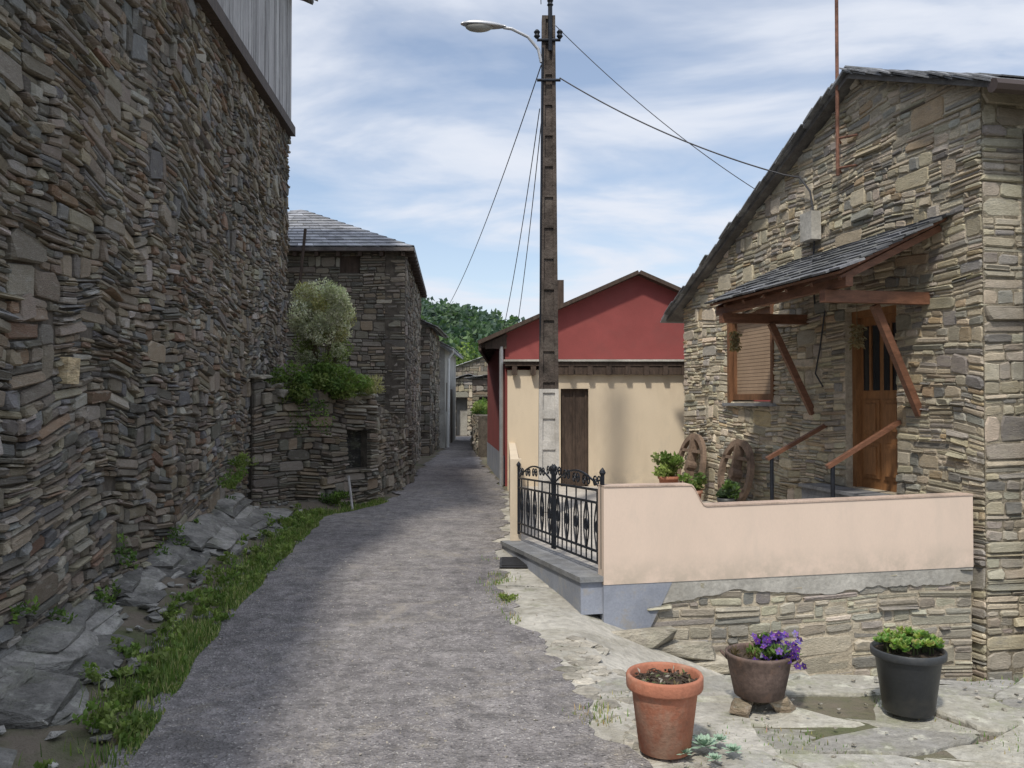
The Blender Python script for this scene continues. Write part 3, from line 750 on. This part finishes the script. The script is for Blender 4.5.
mb.obj('plaster',m_cream,False,tw)
mb=MB()
for a,b in zip(us,us[1:]):
    za,zb=wt(a)+.002,wt(b)+.002
    r=[W(a,.006,za),W(b,.006,zb),W(b,.006,zb+.012),W(a,.006,za+.012),W(a,-th-.006,za),W(b,-th-.006,zb),W(b,-th-.006,zb+.012),W(a,-th-.006,za+.012)]
    mb.add(r,[(0,1,2,3),(5,4,7,6),(3,2,6,7),(0,4,5,1)]+([(0,3,7,4)] if a==0 else []))
mb.obj('coping',M('coping_cream',(.46,.35,.28),.9,.25,3,.3,50,stain=(.3,.26,.22)),False,tw)
mb=MB()
r=[W(0,-.004,-.3),W(.30,-.004,-.3),W(.56,-.004,.188),W(0,-.004,.188),W(0,-.1,-.3),W(.30,-.1,-.3),W(.56,-.1,.188),W(0,-.1,.188)]
mb.add(r,[(0,1,2,3),(0,3,7,4),(1,5,6,2)]);mb.obj('blue_base',m_blue,False,tw)
stone_wall('stone_base',(w0.x-wn.x*.03,w0.y-wn.y*.03),wd,wn,WL,lambda u:.188-.02-.1*max(0,noise.noise((u*2,0,0))),lambda u:-1.3,band=(.1,.2),blk=(.2,.6),layer=.06,depth=(.0,.018),gap=.004,pal=[(3,(.42,.38,.30)),(2,(.33,.305,.26)),(1,(.25,.24,.22)),(1,(.48,.44,.35))],mat=m_stone_h,jmat=m_mortar,wav=.05,start=.35,parent=tw,thick=.3)
mb=MB();N=90;vs=[]
for i in range(N+1):
    u=.42+(WL-.42)*i/N; lo=.19-.13-.07*noise.noise((u*1.3,1,0))-.035*noise.noise((u*5,3,0))-.02*noise.noise((u*17,3,0))
    vs+= [W(u,-.006,.189),W(u,-.010,lo),W(u,-.04,lo-.015)]
fs=[(3*i,3*i+1,3*i+4,3*i+3) for i in range(N)]+[(3*i+1,3*i+2,3*i+5,3*i+4) for i in range(N)]
mb.add(vs,fs);mb.obj('render_band',m_grey,False,tw)
tf=grp('terrace',(2,10,0))
mb=MB();poly=[(.72,6.55),(3.9,7.25),(2.7,13.7),(2.6,15),(0,15),(.06,9.25)]
zf=lambda x,y:.24-.16*smooth(6.5,9.3,y)
mb.add([(x,y,zf(x,y)) for x,y in poly]+[(x,y,-.3) for x,y in poly],[(0,1,2,3,4,5)]+[(i+6,(i+1)%6+6,(i+1)%6,i) for i in range(6)])
mb.obj('paving',m_tile,False,tf)
mb=MB()
beam(mb,(.66,6.5,.235),(0.02,9.25,.06),.30,.04);mb.obj('kerb_slab',m_slate,False,tf)
mb=MB();beam(mb,(.64,6.52,.09),(0.01,9.25,-.06),.24,.245);mb.obj('riser',m_blue,False,tf)
mb=MB()
for i in range(3):
    fbox(mb,1.0,2.4,0,.8-.26*i,.05 if i==0 else .25+.19*(i-1)+.002,.25+.19*i)
for i in range(3):
    fbox(mb,.98,2.42,-.02,.83-.26*i,.25+.19*i+.002,.285+.19*i)
mb.obj('doorsteps',m_slate,False,tf)
hr=grp('handrail',tuple(FT(1.07,.4,1)));
def rail(g,t,z0,z1,s1):
    mb=MB();beam(mb,FT(t,s1,z0),FT(t,.02,z1),.05,.04);mb.obj('wooden_rail',m_woodh,False,g)
    mb=MB();tube(mb,[FT(t,s1-.06,.2),FT(t,s1-.06,z0+.02)],.022,8)
    mb.obj('iron_posts',m_iron,False,g)
rail(hr,1.07,.96,1.39,.80)
hr2=grp('handrail',tuple(FT(2.33,.4,1)));rail(hr2,2.33,.95,1.32,.74)
gp=grp('low_cream_wall',(0,12,0));mb=MB()
abox(mb,-.02,.10,9.2,9.34,-.05,.96)
beam(mb,(.045,9.34,.42),(-.0,15,.42),.11,.86);mb.obj('plaster',m_cream2,False,gp)
gt=grp('wrought_iron_gate',(.35,7.9,.5));mb=MB()
g0=Vector((.70,6.56,.30));g1=Vector((.07,9.18,.16));gd=(g1-g0);GL=gd.length
def G(u,z,s=0): 
    p=g0+gd*(u/GL);return Vector((p.x,p.y,p.z+z))
for z in(.03,.12,.50): tube(mb,[G(0,z),G(GL,z)],.011,6)
tube(mb,[G(0,.6),G(GL,.6)],.011,6)
for u in(0.01,GL/2-.03,GL/2+.03,GL-.01): tube(mb,[G(u,0),G(u,.72)],.017,6)
nb=20
for i in range(1,nb):
    u=GL*i/nb
    if abs(u-GL/2)<.05: continue
    tube(mb,[G(u,.03),G(u,.6 if i%2 else .5)],.007,6)
def spiral(u0,z0,r,dirn,start,turns=1.4,n=22):
    pts=[]
    for k in range(n+1):
        f=k/n;rr=r*(1-.8*f);a=start+dirn*turns*2*math.pi*f
        pts.append(G(u0+rr*math.cos(a),z0+rr*math.sin(a)))
    tube(mb,pts,.0065,5)
for i in range(nb//2):
    uc=GL*(i+.5)/(nb/2)
    for sg in(-1,1):
        pts=[G(uc+sg*(.01+.055*math.sin(math.pi*k/10)),.12+.38*k/10) for k in range(11)];tube(mb,pts,.0065,5)
        spiral(uc+sg*.05,.665+.05*math.exp(-((uc-GL/2)/.5)**2),.05,-sg,math.pi if sg>0 else 0)
    pts=[G(uc+.035*math.cos(a*.5236),.31+.05*math.sin(a*.5236)) for a in range(12)];tube(mb,pts,.0065,5,closed=True)
for lf in(0,1):
    a=GL/2*lf;pts=[G(a+GL/2*k/16,.60+.14*math.sin(math.pi*k/16)) for k in range(17)];tube(mb,pts,.009,6)
for u in(GL/2-.03,GL/2+.03,.01,GL-.01):
    c=G(u,.74);lathe(mb,c,[(.001,-.03),(.02,-.015),(.026,0),(.02,.015),(.002,.04)],8)
mb.obj('ironwork',m_iron,False,gt)
def wheel(t,r,zc,lean):
    g=grp('wagon_wheel',tuple(FT(t,.2,zc)));mb=MB();e=Vector((fd.x,fd.y,0));upv=Vector((-fn.x*lean,-fn.y*lean,1)).normalized();c=FT(t,.1+r*lean,zc)
    nrm=e.cross(upv).normalized()
    N=36
    for ro,ri,hw in((r,r-.085,.03),):
        vs=[]
        for k in range(N):
            a=2*math.pi*k/N;dv=e*math.cos(a)+upv*math.sin(a)
            vs+=[c+dv*ro+nrm*hw,c+dv*ro-nrm*hw,c+dv*ri-nrm*hw,c+dv*ri+nrm*hw]
        fs=[]
        for k in range(N):
            j=(k+1)%N
            for q in range(4): fs.append((4*k+q,4*k+(q+1)%4,4*j+(q+1)%4,4*j+q))
        mb.add(vs,fs)
    beam(mb,c-upv*(r-.06),c+upv*(r-.06),.05,.13,up=nrm)
    for sg in(-.45,.45): beam(mb,c+upv*sg*r-e*(r*.85),c+upv*sg*r+e*(r*.85),.045,.06,up=nrm)
    tube(mb,[c-nrm*.07,c+nrm*.07],.07,12)
    mb.obj('wheel',M('old_wheel_wood',(.19,.135,.10),.85,.35,6,.4,30),False,g)
wheel(4.2,.46,.62,.18);wheel(5.65,.48,.62,.18)
def potplant(name,x,y,z,r,h,mat,cols,n,pr,ls):
    g=grp(name,(x,y,z));mb=MB();lathe(mb,(x,y,z),[(r*.7,0),(r,h),(r*1.06,h),(r*1.06,h-.04)],20);mb.obj('pot',mat,True,g)
    mb=MB();bush(mb,(x,y,z+h+pr*.6),(pr,pr,pr*.8),n,ls,cols,10,.4,.6);mb.obj('leaves',m_leaf,False,g)
p=FT(5.5,.6,0);potplant('potted_plant',p.x,p.y,.2,.15,.28,m_terra,[G1,G3,(.4,.45,.2)],900,.24,.07)
p=FT(4.75,.55,0);potplant('potted_plant',p.x,p.y,.1,.13,.25,m_terra,[G1,G3,G2],500,.16,.06)
p=FT(3.8,.5,0);potplant('potted_plant',p.x,p.y,.1,.12,.25,m_plast,[G2,(.1,.15,.08)],600,.16,.06)
# ================================================================== UTILITY POLE
up_=grp('utility_pole',(.5,11.6,0));px,py=.50,11.6;H=6.85
mb=MB();ml=MB()
def pole_part(mb,z0,z1,web):
    wl=lambda z:.29-.11*z/H
    for sx in(-1,1):
        vs=[]
        for z in(z0,z1):
            w=wl(z)/2
            for (a,b) in((w,-.1),(w-.05,-.1),(w-.05,.1),(w,.1)): vs.append((px+sx*a,py+b,z))
        mb.add(vs,[(0,1,5,4),(1,2,6,5),(2,3,7,6),(3,0,4,7),(4,5,6,7),(3,2,1,0)])
    w0_,w1_=wl(z0)/2-.05,wl(z1)/2-.05
    vs=[(px-w0_,py-web,z0),(px+w0_,py-web,z0),(px+w1_,py-web,z1),(px-w1_,py-web,z1),(px-w0_,py+web,z0),(px+w0_,py+web,z0),(px+w1_,py+web,z1),(px-w1_,py+web,z1)]
    mb.add(vs,[(0,1,2,3),(5,4,7,6)])
    z=z0+.15
    while z<z1-.05:
        w=wl(z)/2-.051;abox(mb,px-w,px+w,py-.097,py+.097,z-.06,z+.06);z+=.42
    abox(mb,px-w1_,px+w1_,py-.1,py+.1,z1-.05,z1-.001)
pole_part(ml,0,1.75,.075);pole_part(mb,1.751,H,.072)
ml.obj('concrete_base',m_conc,False,up_);mb.obj('shaft',m_pole,False,up_)
mb=MB()
tube(mb,[(px+.02,py-.12,H-.5),(px+.02,py-.12,H+.18)],.03,8)
for z in(H-.35,H-.9): tube(mb,[(px-.16,py-.12,z),(px+.16,py-.12,z)],.02,6)
for x in(px-.16,px+.15,px+.02): lathe(mb,(x,py-.12,H-.33 if x!=px+.02 else H+.1),[(.02,0),(.045,.03),(.03,.06),(.045,.09),(.02,.12)],10)
tube(mb,[(px-.12,py-.08,1.8),(px-.11,py-.11,4),(px-.08,py-.11,6.4)],.014,6)
mb.obj('fittings',m_iron,False,up_)
sl_=grp('street_lamp',(-.1,11.5,6.6));mb=MB()
tube(mb,[(px-.1,py-.1,6.2),(px-.14,py-.1,6.38),(px-.28,py-.1,6.55),(px-.5,py-.1,6.66),(px-.62,py-.1,6.68)],.022,8)
mb.obj('arm',m_metal,False,sl_)
mb=MB();ringp=[];N=16
for i in range(13):
    f=i/12;x=px-.58-f*.62;rad=.115*math.sin(math.pi*min(1,max(.03,(f*.93+.05))))**.6*(.65+.4*f)
    for k in range(N):
        a=2*math.pi*k/N;ringp.append((x,py-.1+rad*math.cos(a),6.69+.04*f+rad*.62*max(-.35,math.sin(a))))
fs=[(i*N+k,i*N+(k+1)%N,(i+1)*N+(k+1)%N,(i+1)*N+k) for i in range(12) for k in range(N)]+[tuple(range(N)),tuple(12*N+k for k in range(N))[::-1]]
mb.add(ringp,fs);mb.obj('head',m_metal,True,sl_)
mb=MB();vs=[];
for i in range(5):
    ph=i/4*math.pi/2
    for k in range(16):
        a=2*math.pi*k/16;vs.append((px-.95+.19*math.cos(ph)*math.cos(a),py-.1+.095*math.cos(ph)*math.sin(a),6.69-.07*math.sin(ph)))
fs=[(i*16+k,i*16+(k+1)%16,(i+1)*16+(k+1)%16,(i+1)*16+k) for i in range(4) for k in range(16)]
mb.add(vs,fs);mb.obj('diffuser',m_glass,True,sl_)
mb=MB()
def wire(p,q,sag,r=.007,n=24):
    p=Vector(p);q=Vector(q);tube(mb,[p.lerp(q,i/n)-Vector((0,0,sag*4*(i/n)*(1-i/n))) for i in range(n+1)],r,5)
wire((px+.15,py-.12,5.98),FT(2.8,.25,4.25),.12,.009)
wire((px+.1,py,6.75),FT(4.2,-.4,4.3),.15,.006)
wire((px+.02,py,H+.25),(1.2,0,8.4),.1,.006)
wire((px-.1,py,H+.2),(-.2,0,8.4),.1,.006)
wire((px-.1,py,6.2),(-2.0,26,4.4),.3,.008)
wire((px-.12,py,5.6),(-.2,17.5,2.95),.2,.007)
wire((px-.1,py,5.4),(.1,17.2,3.05),.15,.007)
mb.obj('overhead_wires',m_wire)
mb=MB();abox(mb,-.12,.16,8.1,8.6,.008,.016)
for i in range(8): abox(mb,-.1,.14,8.14+i*.056,8.165+i*.056,.017,.028)
mb.obj('drain_grate',m_drain)
# ================================================================== FLAGSTONES + stones
mb=MB();cw=.6;X0,Y0=.1,2.2;NX,NY=10,7
pt={}
for i in range(NX+1):
    for j in range(NY+1): pt[i,j]=(X0+i*cw+U(-.2,.2)+(.3 if j%2 else 0),Y0+j*(2.78/NY)+U(-.12,.12))
for i in range(NX):
    for j in range(NY):
        q=[pt[i,j],pt[i+1,j],pt[i+1,j+1],pt[i,j+1]]
        cx=sum(a[0] for a in q)/4;cy=sum(a[1] for a in q)/4
        if cx<interp(XR,cy)+.25+.1*noise.noise((cx*3,cy*3,0)): continue
        ring=[]
        for k in range(4):
            a=q[k];b=q[(k+1)%4]
            for f in(.07,.25,.5,.75,.93): ring.append((a[0]+(b[0]-a[0])*f+U(-.024,.024),a[1]+(b[1]-a[1])*f+U(-.024,.024)))
        s=.972;z=U(-.008,.014);tx,ty=U(-.03,.03),U(-.03,.03)
        zz=lambda x,y:z+tx*(x-cx)+ty*(y-cy)
        sh=lambda r,s:[(cx+(x-cx)*s,cy+(y-cy)*s) for x,y in r]
        r0=sh(ring,s);r1=sh(ring,s-.04);n_=20;dp=.12 if j<NY-1 else .3
        vs=[(x,y,zz(x,y)-dp) for x,y in r0]+[(x,y,zz(x,y)-.012) for x,y in r0]+[(x,y,zz(x,y)+.004*U(-1,1)) for x,y in r1]
        fs=[(k,(k+1)%n_,n_+(k+1)%n_,n_+k) for k in range(n_)]+[(n_+k,n_+(k+1)%n_,2*n_+(k+1)%n_,2*n_+k) for k in range(n_)]+[tuple(range(2*n_,3*n_))]
        g=U(.78,1.12);c=random.choice([(.34,.33,.30),(.30,.29,.27),(.37,.355,.31),(.27,.26,.24)])
        mb.add(vs,fs,tuple(w*g for w in c))
mb.obj('flagstones',m_flag)
mb=MB()
for i in range(9):
    u=.2+i*.28;zz_=ramp_z(*W(u,.15,0)[:2])
    p=W(u,.1+U(0,.12),zz_+.0);rockobj(mb,p,(U(.4,.7),U(.2,.34),U(.08,.16)),U(-.1,.4),U(-.1,.1),26,(1.5,1.42,1.25))
for i in range(200):
    x=U(.3,4.6);y=U(3.1,4.9)
    if x<interp(XR,y)+.05: continue
    s=U(.008,.025);rockobj(mb,(x,y,.015),(s*1.4,s*1.2,s*.6),U(0,3),0,9,(1.4,1.35,1.25))
for i in range(130):
    y=U(3.4,5.8);x=interp(XR,y)+U(.03,.4);s=U(.03,.12)
    rockobj(mb,(x,y,gz(x,y)-.012),(s*1.4,s*1.2,s*.35),U(0,3),0,16,(1.3,1.25,1.15))
for i in range(700):
    y=U(3.2,9);x=U(interp(XL,y),interp(XR,y)+.2);s=U(.005,.014)
    rockobj(mb,(x,y,gz(x,y)+.003),(s*1.4,s,s*.8),U(0,3),0,7,(1.5,1.4,1.3))
mb.obj('loose_stones',m_rock)
mb=MB()
for i in range(9000):
    x=U(.3,4.6);y=U(3.0,4.95)
    if noise.noise((x*1.6,y*1.6,8))<.12 or x<interp(XR,y): continue
    blade(mb,(x,y,-.015),U(.01,.035),tuple(q*U(.7,1.2) for q in random.choice([G1,G2,GY])),.003)
mb.obj('moss_tufts',m_leaf)
# ================================================================== POTS
g=grp('terracotta_pot',(.69,3.83,0));mb=MB();c=(.69,3.87,.02)
lathe(mb,c,[(.105,0),(.115,.005),(.148,.275),(.150,.28),(.168,.282),(.172,.29),(.173,.335),(.168,.345),(.158,.345),(.152,.335),(.148,.30)],56)
mb.obj('pot',m_terra,True,g)
mb=MB();lathe(mb,c,[(.150,.302),(.10,.312),(.04,.318),(.001,.32)],30)
for i in range(120):
    a=U(0,6.28);r=.14*R()**.5;rockobj(mb,(c[0]+r*math.cos(a),c[1]+r*math.sin(a),.34),(.02,.018,.012),U(0,3),0,7)
mb.obj('soil',m_soil,False,g)
mb=MB()
for i in range(60): 
    a=U(0,6.28);r=.13*R()**.5;leaf(mb,(c[0]+r*math.cos(a),c[1]+r*math.sin(a),.34),.03,random.choice([(.4,.37,.32),(.25,.2,.12),(.12,.15,.06)]),.4,0)
mb.obj('dry_leaves',m_leaf,False,g)
g=grp('pansy_bucket',(1.28,4.43,0));c=(1.28,4.43,.07);mb=MB()
lathe(mb,c,[(.11,0),(.125,.01),(.150,.13),(.162,.20),(.170,.212),(.170,.224),(.160,.228),(.154,.215),(.15,.18)],48,wob=.015)
for a in(2.6,-.2):
    x=c[0]+.165*math.cos(a);y=c[1]+.165*math.sin(a)
    tube(mb,[(x,y-.04,c[2]+.17),(x+.035*math.cos(a),y-.02,c[2]+.2),(x+.035*math.cos(a),y+.02,c[2]+.2),(x,y+.04,c[2]+.17)],.008,6)
mb.obj('bucket',m_bucket,True,g)
mb=MB();lathe(mb,c,[(.152,.195),(.08,.205),(.001,.21)],24);mb.obj('soil',m_soil,False,g)
mb=MB()
for (dx,dy) in((-.1,-.05),(.12,-.03),(.02,.1)): rockobj(mb,(c[0]+dx,c[1]+dy,.035),(.15,.12,.08),U(0,3),0,14,(1.1,.9,.7))
mb.obj('support_stones',m_rock,False,g)
mb=MB()
bush(mb,(c[0]+.08,c[1]-.02,c[2]+.235),(.14,.12,.06),900,.035,[G1,G2,G2],12,.3,.6)
for i in range(75):
    a=U(0,6.28);r=U(0,.14)*.9;p=Vector((c[0]+.09+r*math.cos(a)*1.15,c[1]-.04+r*math.sin(a),c[2]+U(.22,.34)-r*.25))
    f=Vector((U(-.6,.6),U(-1,-.1),U(.1,.9))).normalized();e=f.cross(Vector((0,0,1))).normalized();w=e.cross(f)
    col=random.choice([(.08,.03,.2),(.11,.04,.27),(.17,.08,.36),(.05,.02,.12),(.26,.22,.48)])
    for k in range(5):
        an=k*1.2566+.3;q=p+(e*math.cos(an)+w*math.sin(an))*.010
        e2=(e*math.cos(an)+w*math.sin(an))*.012;w2=(-e*math.sin(an)+w*math.cos(an))*.010
        mb.add([q-e2,q+w2,q+e2,q-w2],[(0,1,2,3)],tuple(x*U(.8,1.3) for x in col))
    mb.add([p+f*.003+e*.003,p+f*.003+w*.003,p+f*.003-e*.003,p+f*.003-w*.003],[(0,1,2,3)],(.6,.4,.03))
for i in range(60):
    a=U(0,6.28);leaf(mb,(c[0]-.06+.07*math.cos(a),c[1]+.05*math.sin(a),c[2]+.21),.05,(.12,.09,.05),.2,.6)
mb.obj('pansies',m_leaf,False,g)
g=grp('potted_succulent',(2.02,4.36,0));c=(2.02,4.36,.02);mb=MB()
lathe(mb,c,[(.115,0),(.122,.006),(.158,.27),(.162,.275),(.176,.277),(.18,.282),(.18,.312),(.176,.316),(.168,.316),(.165,.29)],56)
mb.obj('pot',m_plast,True,g)
mb=MB();lathe(mb,c,[(.166,.292),(.08,.3),(.001,.305)],24);mb.obj('soil',m_soil,False,g)
mb=MB()
for i in range(110):
    a=U(0,6.28);r=.15*R()**.5;p=Vector((c[0]+r*math.cos(a),c[1]+r*math.sin(a),c[2]+.33+U(0,.08)*(1-r/.2)))
    k0=U(.8,1.3);cc=random.choice([(.22,.32,.09),(.16,.25,.07),(.32,.37,.12)])
    for j in range(9):
        an=j*2.4;el=1.2-.11*j
        dv=Vector((math.cos(an)*math.cos(el),math.sin(an)*math.cos(el),math.sin(el)));sd_=Vector((-math.sin(an),math.cos(an),0))
        s=.035;mb.add([p,p+dv*s*.6+sd_*.012,p+dv*s,p+dv*s*.6-sd_*.012],[(0,1,2,3)],tuple(x*k0*U(.8,1.2) for x in cc))
for i in range(24):
    a=U(0,6.28);r=.12*R()**.5;x=c[0]+r*math.cos(a);y=c[1]+r*math.sin(a)
    tube(mb,[(x,y,c[2]+.29),(x+U(-.01,.01),y,c[2]+.36)],.005,5,(.1,.12,.05))
mb.obj('leaves',m_leaf,False,g)
mb=MB()
for (x,y,s) in((.86,3.84,.085),(.76,3.78,.05),(.95,3.92,.05),(.98,3.80,.055),(.88,3.72,.045),(.80,3.96,.04)):
    n_=34
    for j in range(n_):
        an=j*2.39996;f=j/n_;el=1.35*(1-f)+.12;Lf_=s*(.35+.75*f)
        dv=Vector((math.cos(an)*math.cos(el),math.sin(an)*math.cos(el),math.sin(el)));sd_=Vector((-math.sin(an),math.cos(an),0));w=s*.17
        up_v=dv.cross(sd_)*-1*s*.06;p=Vector((x,y,.03+s*.2));k=U(.85,1.15)
        vs=[p,p+dv*Lf_*.65+sd_*w,p+dv*Lf_,p+dv*Lf_*.65-sd_*w,p+dv*Lf_*.6-up_v]
        mb.add(vs,[(0,1,4),(1,2,4),(2,3,4),(3,0,4),(0,3,2,1)],tuple(q*k for q in(.27,.38,.28)))
mb.obj('houseleek',M('houseleek_green',(1,1,1),.6,.15,20,.1,60,attr=True))
# ================================================================== SKY, SUN, CAMERA
el=math.radians(54);sx,sy=-.37,-.929
S=Vector((sx*math.cos(el),sy*math.cos(el),math.sin(el)))
w=bpy.data.worlds.new("World");scene.world=w;w.use_nodes=True;nt=w.node_tree
bg=nt.nodes['Background'];sky=nt.nodes.new('ShaderNodeTexSky');sky.sky_type='NISHITA';sky.sun_disc=False
sky.sun_elevation=el;sky.sun_rotation=math.atan2(sx,sy)
sky.air_density=1.0;sky.dust_density=.8;sky.ozone_density=1.3
L(nt,sky.outputs[0],bg.inputs[0]);bg.inputs[1].default_value=.15
tc=nt.nodes.new('ShaderNodeTexCoord');sp=nt.nodes.new('ShaderNodeSeparateXYZ');L(nt,tc.outputs['Generated'],sp.inputs[0])
def mth(op,a,b):
    n=nt.nodes.new('ShaderNodeMath');n.operation=op
    for i,x in((0,a),(1,b)):
        if hasattr(x,'is_output'): L(nt,x,n.inputs[i])
        else: n.inputs[i].default_value=x
    return n.outputs[0]
zz=mth('ADD',mth('MAXIMUM',sp.outputs[2],0.0),.14)
cb=nt.nodes.new('ShaderNodeCombineXYZ');L(nt,mth('DIVIDE',sp.outputs[0],zz),cb.inputs[0]);L(nt,mth('DIVIDE',sp.outputs[1],zz),cb.inputs[1])
mp=nt.nodes.new('ShaderNodeMapping');mp.inputs['Scale'].default_value=(.75,1.2,1);mp.inputs['Rotation'].default_value=(0,0,.5);mp.inputs['Location'].default_value=(3.1,1.7,0)
L(nt,cb.outputs[0],mp.inputs[0])
c1=ramp(nt,noi(nt,mp.outputs[0],1.5,6,.53,.4),[(.38,.2),(.48,.45),(.58,.85),(.66,1)])
hz=nt.nodes.new('ShaderNodeMapRange');L(nt,sp.outputs[2],hz.inputs[0]);hz.inputs[1].default_value=.25;hz.inputs[2].default_value=0;hz.inputs[3].default_value=0;hz.inputs[4].default_value=.45
fac=mth('MINIMUM',mth('ADD',c1,mth('MULTIPLY',hz.outputs[0],.6)),.96)
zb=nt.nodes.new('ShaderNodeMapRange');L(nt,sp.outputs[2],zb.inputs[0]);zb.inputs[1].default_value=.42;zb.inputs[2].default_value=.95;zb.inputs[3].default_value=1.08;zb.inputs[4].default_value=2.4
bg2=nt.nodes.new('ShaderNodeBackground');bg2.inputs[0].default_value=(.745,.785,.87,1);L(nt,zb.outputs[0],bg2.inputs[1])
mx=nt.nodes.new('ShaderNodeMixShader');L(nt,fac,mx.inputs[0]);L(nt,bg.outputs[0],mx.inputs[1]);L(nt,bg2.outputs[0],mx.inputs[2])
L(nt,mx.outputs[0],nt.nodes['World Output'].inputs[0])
sun=bpy.data.lights.new('sun','SUN');sun.energy=3.3;sun.angle=math.radians(4);sun.color=(1,.94,.83)
so=bpy.data.objects.new('sun',sun);so.rotation_euler=S.to_track_quat('Z','Y').to_euler();so.location=(-5,-10,20);scene.collection.objects.link(so)
cam=bpy.data.cameras.new('camera');co=bpy.data.objects.new('camera',cam);scene.collection.objects.link(co)
co.location=(0,0,1.6);co.rotation_euler=(math.radians(90+1.08),0,0);cam.sensor_width=36;cam.lens=29.88;cam.clip_end=2000;cam.clip_start=.05
scene.camera=co
scene.view_settings.view_transform='Standard';scene.view_settings.look='None';scene.view_settings.exposure=0
print('faces',sum(len(o.data.polygons) for o in bpy.data.objects if o.type=='MESH'))
